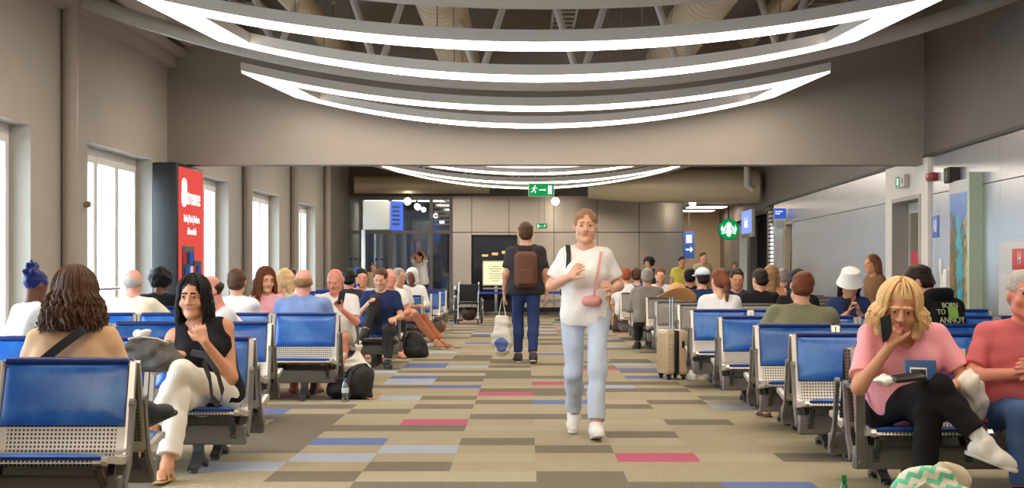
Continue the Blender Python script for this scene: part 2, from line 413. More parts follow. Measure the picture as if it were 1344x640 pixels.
# --- white portal with the emergency exit door
p = MB(); p.box(-.05, .14, 23.68, 24.2, 0, 2.79, 0, RW); p.box(-.05, .14, 26.2, 26.85, 0, 2.79, 0, RW); p.box(-.05, .14, 24.2, 26.2, 2.28, 2.79, 0, RW)
struct(p.build('wall_portal', M_offw, smooth=False))
M_jamb = mat('grey jamb', (176, 172, 164), .5)
p = MB(); p.box(-.07, .28, 24.14, 24.22, 0, 2.3, 0, RW); p.box(-.07, .28, 26.18, 26.26, 0, 2.3, 0, RW); p.box(-.07, .28, 24.22, 26.18, 2.24, 2.3, 0, RW); p.box(.28, .34, 24.1, 26.3, 0, 2.4, 0, RW)
struct(p.build('trim_4', M_jamb, smooth=False))
for a, c in ((24.23, 25.19), (25.21, 26.17)):
    d = MB(); d.box(.17, .22, a, a + .12, .01, 2.23, 0, RW); d.box(.17, .22, c - .12, c, .01, 2.23, 0, RW); d.box(.17, .22, a + .12, c - .12, 2.08, 2.23, 0, RW); d.box(.17, .22, a + .12, c - .12, .01, .5, 0, RW)
    dr = struct(d.build('door_1', mat('grey white door leaf', (205, 202, 194), .45), smooth=False))
    g = MB(); g.box(.19, .2, a + .12, c - .12, .5, 2.08, 0, RW); g.build('pane', mat('olive tinted glass', (120, 118, 92), .12), dr, smooth=False)
    g = MB(); g.box(.13, .17, a + .05, c - .05, 1.0, 1.06, 0, RW); g.build('push_bar', M_alu, dr, smooth=False)
    g = MB(); g.box(.175, .19, a + .2, c - .2, 1.12, 1.5, 0, RW); g.build('door_notice', mat('red notice', (205, 45, 62), .5), dr, smooth=False)
    g = MB(); g.box(.15, .17, a + .1, a + .4, 2.1, 2.2, 0, RW); g.build('door_closer', M_alu, dr, smooth=False)

# --- far wall of satin steel, baseboard and the passage on its right
w = MB(); x = -2.17
ed = [wx(p, YF) for p in (590, 619, 668, 727, 784, 839, 897)]
for a, c in zip(ed, ed[1:]):
    w.box(a + .008, c - .008, YF, YF + .03, .12, 2.24, 0); w.box(a + .008, c - .008, YF, YF + .03, 2.26, 3.28, 0)
w.box(ed[0], ed[-1], YF + .03, YF + .2, 0, 3.3, 1); w.box(ed[-1] - .2, ed[-1], YF + .03, 57, 0, 3.3, 0)
struct(w.build('wall_far', [M_steelw, M_joint], smooth=False))
w = MB(); w.box(XL - .3, 7.5, YF + .01, YF + .2, 3.26, ZTOP); struct(w.build('wall_upper_far', M_dark, smooth=False))
b = MB(); b.box(ed[0], ed[-1], YF - .04, YF, 0, .1); struct(b.build('baseboard_far', mat('black rubber skirting', (38, 36, 35), .5), smooth=False))
b = MB(); b.box(ed[0], ed[-1], YF - .1, YF - .02, .28, .36); struct(b.build('trim_5', M_alu, smooth=False))
w = MB(); w.box(ed[-1], 8.5, 57, 57.2, 0, 4); struct(w.build('wall_passage', mat('beige passage wall', (196, 180, 156), .7, noise=.04), smooth=False))
w = MB(); w.box(ed[-1], 6.4, YF - .6, 57, 3.12, 3.2); struct(w.build('ceiling_passage', mat('passage ceiling', (170, 156, 138), .7), smooth=False))

# --- glazed partition at the far left, with the dark lounge behind it
M_fr = mat('partition frame', (150, 148, 146), .4, .5)
M_dg = glassmat('smoked partition glass', (196, 204, 216), .14, .03)
fx = [XL, wx(452, YF), wx(474, YF), wx(512, YF), wx(566, YF), wx(592, YF)]
f = MB()
for x in fx: f.box(x - .05, x + .05, YF - .05, YF + .07, 0, 3.25)
for z in (.05, 2.26, 3.22): f.box(XL, fx[-1], YF - .045, YF + .065, z - .05, z + .05)
pt = struct(f.build('wall_partition', M_fr, smooth=False))
for a, c in zip(fx, fx[1:]):
    for z0, z1 in ((.1, 2.21), (2.31, 3.17)):
        g = MB(); g.box(a + .05, c - .05, YF, YF + .012, z0, z1); g.build('pane', M_dg, pt, smooth=False)
w = MB(); w.box(XL, ed[0], YF + 4.5, YF + 4.6, 0, 3.4); w.box(XL, ed[0], YF + .2, YF + 4.5, 3.3, 3.4); w.box(ed[0] - .05, ed[0], YF + .2, YF + 4.5, 0, 3.3)
struct(w.build('wall_lounge', mat('dark lounge wall', (110, 114, 126), .7, noise=.1), smooth=False))
cur = MB()
for i in range(46):
    x = XL + .1 + i * .062; cur.box(x, x + .03, YF + 3.9, YF + 4.0, .05, 3.0)
tag(cur.build('vertical_blind', mat('blue grey blind', (130, 142, 166), .6), smooth=False), 'blue grey vertical blind hanging in the dark lounge behind the glass partition', 'blind')
lv = MB()
for i in range(6): lv.box(fx[4] + .08, fx[5] - .06, YF - .12, YF - .07, 2.45 + i * .12, 2.5 + i * .12)
tag(lv.build('vent_grille', M_offw, smooth=False), 'white slatted louvre grille in the top corner of the glass partition', 'grille')
st = MB()
for px in (461, 467, 474, 487, 494, 501): st.lathe([(.035, -.004), (.035, 0)], (wx(px, YF), YF - .06, wz(340, YF)), 12, axis='y')
st.build('safety_dots', mat('blue dot sticker', (40, 88, 180), .5), pt)

# --- ceiling: deck with purlins, bowed trusses
c = MB(); c.box(XL - .4, 8.5, -4, 60, ZTOP, ZTOP + .2)
for x in np.arange(-4.4, 6.5, 1.1): c.box(x - .06, x + .06, -4, 60, ZTOP - .22, ZTOP)
for y in np.arange(4, 59, 1.5): c.box(XL, 7, y - .03, y + .03, ZTOP - .1, ZTOP)
struct(c.build('ceiling', M_deck, smooth=False))
w = MB(); w.box(XL - .4, 8.5, -4.2, -4, 0, ZTOP); struct(w.build('wall_back', M_wall, smooth=False))
def bow(x, z0=3.2, k=.036): return z0 + k * (x - .15) ** 2
for D in (12.9, 18.9, 30.6, 36.6, 42.6):
    t = MB(); xs = np.linspace(XL + .05, xr(D) - .05, 29)
    t.tube([(x, D, bow(x) + .09) for x in xs], .085, 12); t.tube([(x, D, 5.05) for x in (XL + .05, xr(D) - .05)], .07, 10)
    st = xs[::3]
    for i in range(len(st) - 1):
        m = (st[i] + st[i + 1]) / 2
        t.tube([(st[i], D, bow(st[i]) + .09), (m, D, 5.05)], .04, 8); t.tube([(st[i + 1], D, bow(st[i + 1]) + .09), (m, D, 5.05)], .04, 8)
    struct(t.build('roof_truss', M_truss))

# --- outside the windows
M_out = mat('pale concrete apron', (205, 207, 208), .9)
o = MB(); o.box(-90, XL - .4, -30, 130, -.4, -.3); struct(o.build('ground_outside', M_out, smooth=False))

# ================================================================ LIGHT FITTINGS
M_house = mat('light grey ring housing', (238, 236, 234), .45)
M_led = emat('warm white diffuser', (255, 240, 220), 8.5)
M_wire = mat('steel wire', (150, 150, 150), .4, .8)
def ring(yc, label, x_c=.12, hx=3.53, dep=3.0, wy=.47, wxx=.46, zz=3.19):
    r = thing('pendant_ring_light', label, 'pendant light', (x_c, yc, 0), group='bowed ring lights under the roof trusses')
    xs = [-hx, -hx + wxx] + list(np.linspace(-hx + wxx, hx - wxx, 25))[1:-1] + [hx - wxx, hx]
    ya, yb = -dep / 2, dep / 2
    def P(x, y, dz):
        sx = x * (1 - .07 * (y - ya) / dep); return (sx, y, zz + .034 * x * x + dz)
    def shell(mb, z0, z1, ins, only=False):
        for i in range(len(xs) - 1):
            a, b = xs[i], xs[i + 1]; end = i in (0, len(xs) - 2)
            if i == 0: a += ins
            if i == len(xs) - 2: b -= ins
            if i == 0: b -= ins if not end else 0
            bands = [(ya + ins, yb - ins)] if end else [(ya + ins, ya + wy - ins), (yb - wy + ins, yb - ins)]
            for y0, y1 in bands:
                n = 3 if end else 1
                for k in range(n):
                    u0 = y0 + (y1 - y0) * k / n; u1 = y0 + (y1 - y0) * (k + 1) / n
                    q = [(a, u0), (b, u0), (b, u1), (a, u1)]
                    vs = [P(x, y, z0) for x, y in q] + [P(x, y, z1) for x, y in q]
                    f = [(0, 3, 2, 1)] if only else [(4, 5, 6, 7)]
                    if not only:
                        f += [(0, 1, 5, 4), (2, 3, 7, 6)] if not end else ([(0, 1, 5, 4)] if k == 0 else []) + ([(2, 3, 7, 6)] if k == n - 1 else [])
                        if i == 0: f.append((3, 0, 4, 7))
                        if i == len(xs) - 2: f.append((1, 2, 6, 5))
                        if end: f.append((1, 2, 6, 5) if i == 0 else (3, 0, 4, 7))
                    mb.add(vs, f)
    h = MB(); shell(h, 0, .105, 0); h.build('housing', M_house, r, smooth=False)
    d = MB(); shell(d, -.022, .0, .012); shell(d, -.022, 0, .012, True); o = d.build('diffuser', M_led, r, smooth=False)
    for x in (-2.6, -.9, .9, 2.6):
        for y in (ya + .3, yb - .3):
            c = MB(); c.tube([P(x, y, .105), (x * .97, y, ZTOP - .05)], .006, 5); c.build('cable', M_wire, r)
for yc, lb in ((4.3, 'unseen glowing ring light overhead, out of the frame, added to light front faces'), (10.1, 'unseen glowing ring light overhead, just above the frame, added for its light'), (16.15, 'largest glowing bowed ring light hanging in front of the cross beam'), (22.0, 'smaller looking glowing ring light hanging closest to the taupe cross beam'),
               (27.9, 'glowing ring light hidden just beyond the taupe cross beam, added for its light'), (33.95, 'glowing ring light in the far hall, middle one beyond the cross beam'), (40.3, 'farthest glowing ring light above the green exit sign')):
    ring(yc, lb)  # rings above the frame and just past the beam: unseen, added for light
# bare bulbs
M_bulb = emat('bulb glow', (255, 240, 215), 14.0)
for px, py, D, lb in ((729, 264, 45, 'glowing globe bulb hanging before the far steel wall, above the small exit sign'), (909, 265, 45, 'glowing globe bulb hanging at the passage end of the far steel wall'),
                      (535, 264, 46.5, 'glowing globe bulb hanging beside the blue information screen'), (547, 270, 50.5, 'small glowing bulb behind the partition glass, second from the screen'), (556, 275, 51, 'glowing bulb behind the partition glass, third from the screen'),
                      (572, 283, 51.5, 'glowing bulb behind the partition glass, below the louvre grille'), (580, 291, 52, 'tiny glowing bulb lowest behind the partition glass')):
    r = thing('globe_bulb', lb, 'lamp', (wx(px, D), D, wz(py, D)), group='bare globe bulbs')
    q = .1 if D < 50 else .075
    b = MB(); b.lathe([(q * math.sin(a), -q * math.cos(a)) for a in np.linspace(.05, PI - .3, 12)], seg=16); b.build('globe', M_bulb, r)
    b = MB(); b.lathe([(.03, q * .95), (.03, q + .07), (.012, q + .09)], seg=10); b.build('socket', M_blk, r)
    b = MB(); b.tube([(0, 0, q + .08), (0, 0, (3.28 if D > 49 else ZTOP - .1) - wz(py, D))], .006, 5); b.build('cord', M_blk, r)

M_panel = emat('added fill panel glow', (255, 236, 208), 12.0)  # fill lamps added to brighten the dark passage and lounge
for x, y, z, lb, sx, sy in ((5.4, 51.2, 3.1, 'flat lamp panel added to light the passage beside the far steel wall', .6, .6), (5.4, 54.6, 3.1, 'flat lamp panel added to light the far end of the passage', .6, .6), (-3.6, YF + 2.3, 3.28, 'long lamp panel added to brighten the dark lounge', 1.2, .5)):
    r = thing('fill_lamp_panel', lb, 'lamp', (x, y, z)); b = MB(); b.rbox(-sx, sx, -sy, sy, -.05, .0, .01); b.build('fill_panel_frame', M_offw, r); b = MB(); b.box(-sx + .04, sx - .04, -sy + .04, sy - .04, -.058, -.05); b.build('diffuser', M_panel, r)
# ================================================================ CEILING SERVICES
def duct(name, label, pts, r, seams=.28, cat='duct', m=None):
    root = thing(name, label, cat, (0, 0, 0))
    d = MB(); a, c = Vector(pts[0]), Vector(pts[-1])
    if isinstance(r, list) or len(pts) > 2: d.tube(pts, r, 20)
    else:
        n = int((c - a).length / seams); pp = []; rr_ = []
        for i in range(n + 1):
            p = a + (c - a) * i / n; dr = (c - a).normalized() * .012
            pp += [p - dr, p - dr * .9, p + dr * .9, p + dr]; rr_ += [r, r * 1.02, r * 1.02, r]
        d.tube(pp, rr_, 24)
    d.build('duct_body', m or M_duct, root)
    for i in range(1, int((c - a).length / 3) + 1):
        p = a + (c - a) * min(.98, i * 3 / (c - a).length); h = MB(); h.tube([p + Vector((0, 0, (r if not isinstance(r, list) else r[0]))), (p.x, p.y, ZTOP - .05)], .01, 6); h.build('hanger', M_wire, root)
duct('air_duct', 'cream spiral air duct running down the hall just left of centre', [(-.92, 5, 4.15), (-.92, YB - .02, 4.15)], .27)
duct('air_duct', 'cream spiral air duct running down the hall right of centre', [(1.95, 5, 4.15), (1.95, YB - .02, 4.15)], .27)
duct('air_duct', 'thinner cream pipe running down the hall near the left wall', [(-2.6, 5, 4.3), (-2.6, YB - .02, 4.3)], .16)
duct('air_duct', 'slim cream pipe above the right end of the largest ring light', [(3.1, 5, 4.45), (3.1, YB - .02, 4.45)], .12)
duct('air_duct', 'big cream spiral duct crossing the far hall above the passage', [(1.6, 43.9, 3.32), (2.7, 43.9, 3.33), (5.95, 43.9, 3.33)], [.3, .42, .42])
duct('air_duct', 'dark duct lying across the top of the glass partition', [(XL + .4, 46.5, 3.5), (-1.0, 46.5, 3.5)], .24)
duct('drain_pipe', 'grey pipe bending down at the right end of the big cream duct', [(5.55, 42.9, 4.4), (5.55, 42.9, 3.3), (5.7, 42.9, 3.2)], .09, cat='pipe', m=M_truss)
def tray(label, x, z, wd=.3):
    t = MB()
    for s in (-1, 1): t.box(x + s * wd / 2 - .012, x + s * wd / 2 + .012, 5, YB - .05, z, z + .07)
    for y in np.arange(5, YB - .1, .4): t.box(x - wd / 2, x + wd / 2, y - .015, y + .015, z, z + .02)
    tag(t.build('cable_tray', M_truss, smooth=False), label, 'cable tray')
tray('ladder cable tray under the deck between the two big ducts', .5, 4.5); tray('ladder cable tray under the deck beyond the right duct', 3.8, 4.6, .4); tray('narrow ladder cable tray near the left wall', -3.5, 4.55, .3)
for i, (y, lb) in enumerate(((15.2, 'thin white sprinkler pipe crossing nearest under the deck'), (17.6, 'thin white sprinkler pipe crossing under the deck above the largest ring light'), (21.4, 'thin white sprinkler pipe crossing under the deck near the cross beam'))):
    t = MB(); t.tube([(XL + .1, y, 4.72), (xr(y) - .1, y, 4.72)], .035, 8)
    for x in np.arange(-4, 5, 1.6): t.tube([(x, y, 4.72), (x, y, 4.58)], .015, 6); t.lathe([(.03, 4.55), (.03, 4.57)], (x, y, 0), 8)
    tag(t.build('sprinkler_pipe', M_offw), lb, 'pipe')
# ================================================================ BEAM SEATING
def perf_material(name, rgb, hole=(40, 40, 42)):
    m = mat(name, rgb, .38, .55)
    nt = m.node_tree; b = nt.nodes['Principled BSDF']; tc = nt.nodes.new('ShaderNodeTexCoord'); sp = nt.nodes.new('ShaderNodeSeparateXYZ')
    nt.links.new(tc.outputs['Object'], sp.inputs[0])
    def mth(op, a, c=None, v=None):
        n = nt.nodes.new('ShaderNodeMath'); n.operation = op; nt.links.new(a, n.inputs[0])
        if c is not None: nt.links.new(c, n.inputs[1])
        if v is not None: n.inputs[1].default_value = v
        return n.outputs[0]
    ds = []
    for ax in ('X', 'Z'):
        u = mth('MULTIPLY', sp.outputs[ax], v=1 / .0195); u = mth('FRACT', mth('ADD', u, v=100.0)); u = mth('SUBTRACT', u, v=.5); ds.append(mth('ABSOLUTE', u))
    mxm = mth('MAXIMUM', ds[0], ds[1]); hole_f = mth('LESS_THAN', mxm, v=.27)
    # no holes in the plain margins of the sheet
    ax = mth('ABSOLUTE', sp.outputs['X']); mar = mth('LESS_THAN', ax, v=.265); hole_f = mth('MULTIPLY', hole_f, mar)
    mx = nt.nodes.new('ShaderNodeMix'); mx.data_type = 'RGBA'; mx.inputs['A'].default_value = lin(rgb); mx.inputs['B'].default_value = lin(hole)
    nt.links.new(hole_f, mx.inputs['Factor']); nt.links.new(mx.outputs['Result'], b.inputs['Base Color'])
    inv = mth('SUBTRACT', hole_f, v=1.0); inv = mth('MULTIPLY', inv, v=-.55); nt.links.new(inv, b.inputs['Metallic'])
    return m
M_perf = perf_material('perforated silver sheet', (196, 190, 182))
M_perfd = perf_material('perforated grey sheet', (128, 124, 120))
M_rail = mat('bright aluminium rail', (205, 200, 192), .3, .7)
M_grey = mat('bench grey steel', (122, 119, 116), .42, .5)
M_dgrey = mat('bench dark steel', (84, 83, 83), .45, .4)
def vinyl(name, rgb, worn):
    m = mat(name, rgb, .34, noise=0, coat=.25, bump=.05, bscale=90)
    nt = m.node_tree; b = nt.nodes['Principled BSDF']; tc = nt.nodes.new('ShaderNodeTexCoord')
    n = nt.nodes.new('ShaderNodeTexNoise'); n.inputs['Scale'].default_value = 3.2; n.inputs['Detail'].default_value = 6; n.inputs['Roughness'].default_value = .6
    oi = nt.nodes.new('ShaderNodeObjectInfo'); ad = nt.nodes.new('ShaderNodeVectorMath'); ad.operation = 'ADD'
    nt.links.new(tc.outputs['Object'], ad.inputs[0]); nt.links.new(oi.outputs['Random'], ad.inputs[1]); nt.links.new(ad.outputs[0], n.inputs['Vector'])
    cr = nt.nodes.new('ShaderNodeValToRGB'); cr.color_ramp.elements[0].position = .45; cr.color_ramp.elements[1].position = .78
    cr.color_ramp.elements[0].color = lin(rgb); cr.color_ramp.elements[1].color = lin(worn)
    nt.links.new(n.outputs['Fac'], cr.inputs[0]); nt.links.new(cr.outputs[0], b.inputs['Base Color'])
    return m
M_blue = vinyl('blue vinyl', (12, 86, 168), (76, 134, 192)); M_blued = mat('dark blue vinyl edge', (12, 40, 108), .4)
M_gry = vinyl('grey vinyl', (128, 124, 118), (150, 145, 138)); M_gryd = mat('dark grey vinyl edge', (92, 90, 86), .4)

PROF = [(-.028, .80), (-.06, .70), (-.10, .58), (-.138, .46), (-.158, .395), (-.178, .362), (-.21, .345), (-.30, .346), (-.45, .366), (-.585, .385), (-.61, .383), (-.622, .370)]
def shell_mesh(w, pm):
    mb = MB(); hw = w / 2 - .03; n = len(PROF)
    for side in (0, 1):
        vs = [(x, y + side * .012, z - side * .012) for (y, z) in PROF for x in (-hw, hw)]
        mb.add(vs, [(2 * i, 2 * i + 1, 2 * i + 3, 2 * i + 2) for i in range(n - 1)], 0)
    for s in (-1, 1):   # bright side rails following the profile, wide at the knee
        x = s * (hw + .012); mb.strap([(x, y, z) for y, z in PROF], .028, .034, (1, 0, 0), 1)
    mb.box(-hw, hw, -.04, -.012, .785, .812, 1)
    return mb.mesh('seat_shell', [pm, M_rail])
def pad(w, h, t, edge, nx=14, ny=10):
    """pillow pad in the xz plane, front at -y: flat border welt and raised middle"""
    mb = MB(); vs = []
    for j in range(ny + 1):
        for i in range(nx + 1):
            u = -1 + 2 * i / nx; v = -1 + 2 * j / ny
            u = math.copysign(abs(u) ** .8, u); v = math.copysign(abs(v) ** .8, v)
            du = (1 - abs(u)) * w / 2; dv = (1 - abs(v)) * h / 2; d = min(du, dv)
            e = min(1, d / edge); b = math.sin(e * PI / 2) ** .7 if e > 0 else 0
            cr = .25 * t * (1 - u * u) * (1 - v * v)
            if .55 < e < .95: b -= .12
            vs.append((u * w / 2, -(t * .55 * b + cr) - .002, v * h / 2))
    n = nx + 1
    fs = [(j * n + i, j * n + i + 1, (j + 1) * n + i + 1, (j + 1) * n + i) for j in range(ny) for i in range(nx)]
    mb.add(vs, fs, 0); mb.box(-w / 2, w / 2, -.004, .012, -h / 2, h / 2, 1)
    return mb
def back_cushion_mesh(w, m1, m2):
    mb = pad(w - .075, .315, .04, .045, 18, 14); ang = math.atan2(.112, .32)
    R = Matrix.Translation((0, -.083, .648)) @ Matrix.Rotation(-ang, 4, 'X')
    mb.v = [tuple(R @ Vector(v)) for v in mb.v]
    mb.rbox(-(w - .075) / 2, (w - .075) / 2, -.052, -.006, .79, .822, .012, 1)
    return mb.mesh('back_cushion', [m1, m2])
def seat_cushion_mesh(w, m1, m2):
    mb = pad(w - .075, .40, .03, .05); R = Matrix.Translation((0, -.41, .370)) @ Matrix.Rotation(math.radians(-90 - 7.5), 4, 'X')
    mb.v = [tuple(R @ Vector(v)) for v in mb.v]
    return mb.mesh('seat_cushion', [m1, m2])
def bracket_mesh(w, s):
    mb = MB()
    if True:
        x = s * (w / 2 - .075)
        mb.strap([(x, -.60, .352), (x, -.52, .345), (x, -.40, .25), (x, -.37, .2)], .035, .02)
        mb.strap([(x + s * .03, -.585, .35), (x, -.47, .285), (x - s * .0, -.40, .22)], .02, .012)
        mb.strap([(x, -.2, .352), (x, -.29, .25)], .035, .02)
        mb.lathe([(.016, -.02), (.016, .02)], (x, -.40, .215), 10, axis='x')
    return mb.mesh('bracket', M_dgrey)
KIT = {}
def kit(w, kind):
    k = (round(w, 3), kind)
    if k not in KIT:
        c1, c2 = (M_blue, M_blued) if kind == 'blue' else (M_gry, M_gryd)
        KIT[k] = (shell_mesh(w, M_perf), back_cushion_mesh(w, c1, c2), seat_cushion_mesh(w, c1, c2), (bracket_mesh(w, -1), bracket_mesh(w, 1)))
    return KIT[k]
def armrest_mb(x):
    a = MB(); a.strap([(x, -.43, .17), (x, -.43, .40), (x, -.43, .52), (x, -.42, .575), (x, -.385, .60), (x, -.33, .605), (x, -.17, .605), (x, -.10, .60)], .05, .022)
    a.lathe([(.015, -.03), (.015, .03)], (x, -.445, .2), 10, axis='y'); return a
def strut_mb(x):
    a = MB(); pts = [(x, -.115, .60), (x, -.135, .52), (x, -.165, .42), (x, -.20, .33), (x, -.30, .235)]
    a.strap(pts, .022, .05); a.lathe([(.03, -.013), (.03, .013)], (x, -.113, .60), 12, axis='x'); a.lathe([(.03, -.013), (.03, .013)], (x, -.305, .23), 12, axis='x'); return a
def bench(xa, dirn, n, D, facing, label, w=.66, kind='blue', arms=(), gap=0.0, detail=True):
    """a row of n seats on one beam, its aisle end at xa and running off in direction dirn (+1 / -1); facing 1 looks to the camera end of the hall, -1 away"""
    L = n * (w + gap); xc = xa + dirn * L / 2
    r = thing('bench', label, 'bench', (xc, D, 0), 0 if facing > 0 else PI, group=('blue' if kind == 'blue' else 'grey') + ' airport beam benches')
    sm, bc, sc, br = kit(w, kind)
    for i in range(n):
        x = -L / 2 + (i + .5) * (w + gap)
        s = link('seat_shell', sm, r, (x, 0, 0)); link('back_cushion', bc, s); link('seat_cushion', sc, s)
        if detail: link('bracket', br[0], s); link('bracket', br[1], s)
    b = MB(); b.rbox(-L / 2 - .0, L / 2 + .0, -.405, -.325, .16, .285, .012)
    for x in np.arange(-L / 2 + .1, L / 2, .165): b.lathe([(.011, 0), (.011, .008)], (x, -.413, .215), 8, axis='y')
    b.build('beam', M_grey, r)
    for x in ((-L / 2 + .3, L / 2 - .3) if n > 1 else (0,)):
        g = MB(); g.rbox(x - .035, x + .035, -.39, -.34, .04, .17, .01); g.strap([(x, -.365, .12), (x, -.46, .05), (x, -.56, .022)], .06, .03); g.strap([(x, -.365, .12), (x, -.27, .05), (x, -.17, .022)], .06, .03)
        g.lathe([(.028, .0), (.028, .02)], (x, -.55, 0), 12); g.lathe([(.028, .0), (.028, .02)], (x, -.18, 0), 12); g.build('leg', M_dgrey, r)
    if detail:
        for x in (-L / 2 + .004, L / 2 - .004): strut_mb(x).build('side_strut', M_grey, r)
        # rear side of the backrest, perforated dark grey
        p = MB(); q = [(y + .03, z) for y, z in PROF[:5]]
        for y, z in (q,)[0:0]: pass
        hw = L / 2 - .02
        p.add([(x, y, z) for y, z in q for x in (-hw, hw)], [(2 * i, 2 * i + 1, 2 * i + 3, 2 * i + 2) for i in range(4)])
        p.build('rear_sheet', M_perfg, r)
    for x in arms: armrest_mb(-L / 2 + x).build('armrest', M_grey, r)
    return r
M_perfg = perf_material('perforated rear sheet', (112, 108, 104))
# the margin test of the rear sheet spans seats: drop it
nt = M_perfg.node_tree
for nd in nt.nodes:
    if nd.type == 'MATH' and nd.operation == 'LESS_THAN' and abs(nd.inputs[1].default_value - .265) < 1e-4: nd.inputs[1].default_value = 99
LROWS = [(8.46, -1.91, 2, 'blue bench nearest the camera, in front of the brown haired woman in a tan top', 'bench the brown haired woman in a tan top sits on, back to the camera'),
         (11.10, -1.75, 3, 'blue bench on which the woman in white trousers sits with crossed legs', 'bench back to back with the seat of the woman in white trousers'),
         (14.10, -2.08, 3, 'blue bench directly behind the woman in white trousers, no one on its camera side', 'bench the man in a white printed shirt leans over, back to the camera'),
         (16.80, -1.82, 4, 'empty blue bench side with sandalled feet seen under it, before the blue shirted man', 'bench the man in the light blue shirt sits on, back to the camera'),
         (19.60, -1.93, 4, 'bench the pink faced bald man in a white shirt sits on', 'bench back to back with the seat of the pink faced bald man'),
         (22.10, -1.62, 4, 'bench on which the man in navy sits with one knee raised', 'bench back to back with the seat of the man with a raised knee'),
         (24.55, -1.75, 4, 'bench behind the man with a raised knee, where the bearded man sits', 'bench turned away, back to back with the seat of the bearded man'),
         (27.20, -1.62, 4, 'bench of the grey haired man in long rust coloured trousers', 'bench turned away just past the man in rust coloured trousers'),
         (29.40, -1.60, 4, 'blue bench third from the far end of the row beside the window wall', 'turned away bench third from the far end of the row beside the window wall'),
         (31.60, -1.56, 4, 'blue bench second from the far end of the row beside the window wall', 'turned away bench second from the far end of the row beside the window wall'),
         (34.00, -1.56, 4, 'blue bench farthest along the window wall side', 'turned away bench farthest along the window wall side')]
RROWS = [(9.80, 1.80, 4, 'bench with loop armrests on which the woman in the pink top sits', 'bench back to back with the seat of the woman in the pink top', .66, 'blue'),
         (11.75, 1.81, 5, 'empty blue bench side seen just behind the shoulder of the woman in pink', 'bench turned away, one row nearer than the green shirted man', .64, 'blue'),
         (13.55, 1.80, 5, 'blue bench side in front of the man in the green shirt', 'bench the man in the green shirt sits on, back to the camera', .64, 'blue'),
         (15.80, 1.77, 5, 'empty blue bench side one row beyond the man in the green shirt', 'bench turned away, one row nearer than the woman with a ponytail', .64, 'blue'),
         (18.20, 1.74, 5, 'blue bench side nearest to the beige suitcase', 'bench the ponytailed woman sits on, back to the camera', .64, 'blue'),
         (20.90, 1.84, 5, 'grey bench nearest the camera, behind the straw hat', 'turned away grey bench just past the straw hat', .62, 'grey'),
         (22.80, 1.71, 5, 'grey bench second from the straw hat', 'turned away grey bench second from the straw hat', .62, 'grey'),
         (25.80, 1.80, 5, 'grey bench third from the straw hat', 'turned away grey bench where the grey haired person sits', .62, 'grey'),
         (27.20, 1.66, 5, 'grey bench with dark clothes heaped at its aisle end', 'turned away grey bench behind the heap of dark clothes', .62, 'grey'),
         (30.00, 1.64, 5, 'farthest grey bench, beside the dark brown backpack', 'turned away farthest grey bench near the dark brown backpack', .62, 'grey')]
for D, xa, n, la, lb in LROWS:
    w = .685 if D < 9 else .66
    bench(xa, -1, n, D, 1, la, w, detail=D < 25); bench(xa, -1, n, D + .02, -1, lb, w, detail=D < 21)
for D, xa, n, la, lb, w, kd in RROWS:
    if D < 10:
        bench(xa, 1, n, D, 1, la, w, kd, arms=(.03, .80, 1.53), gap=.09); bench(xa, 1, n, D + .02, -1, lb, w, kd, gap=.09)
    else:
        bench(xa, 1, n, D, 1, la, w, kd, detail=D < 25); bench(xa, 1, n, D + .02, -1, lb, w, kd, detail=D < 21)
# ================================================================ PEOPLE
V3 = lambda *a: np.array(a, float)
def nrm(v): v = np.asarray(v, float); return v / (np.linalg.norm(v) + 1e-9)
SKIN = {'fair': (222, 168, 138), 'pink': (226, 156, 138), 'tan': (206, 148, 116), 'olive': (206, 156, 122), 'brown': (120, 78, 56), 'red': (222, 148, 126)}
HAIRC = {'black': (22, 18, 17), 'dark': (44, 30, 22), 'brown': (82, 54, 34), 'auburn': (118, 66, 38), 'blond': (228, 192, 140), 'grey': (168, 162, 154), 'white': (214, 208, 200), 'ginger': (160, 82, 42), 'navyblue': (22, 40, 110), 'sandy': (150, 112, 76)}
def cloth(name, rgb, noise=.06): return mat('cloth ' + name, rgb, .85, noise=noise, nscale=14, bump=.12, bscale=160, spec=.2)
M_eye = mat('dark eye', (44, 32, 28), .25); M_lip = mat('lip', (196, 116, 104), .45)
def headframe(yaw, pitch, roll):
    R = Matrix.Rotation(math.radians(yaw), 3, 'Z') @ Matrix.Rotation(math.radians(roll), 3, 'Y') @ Matrix.Rotation(math.radians(pitch), 3, 'X')
    R = np.array(R); return R[:, 0], -R[:, 1], R[:, 2]      # left, forward, up  (pitch > 0 looks down)
class Sk: pass
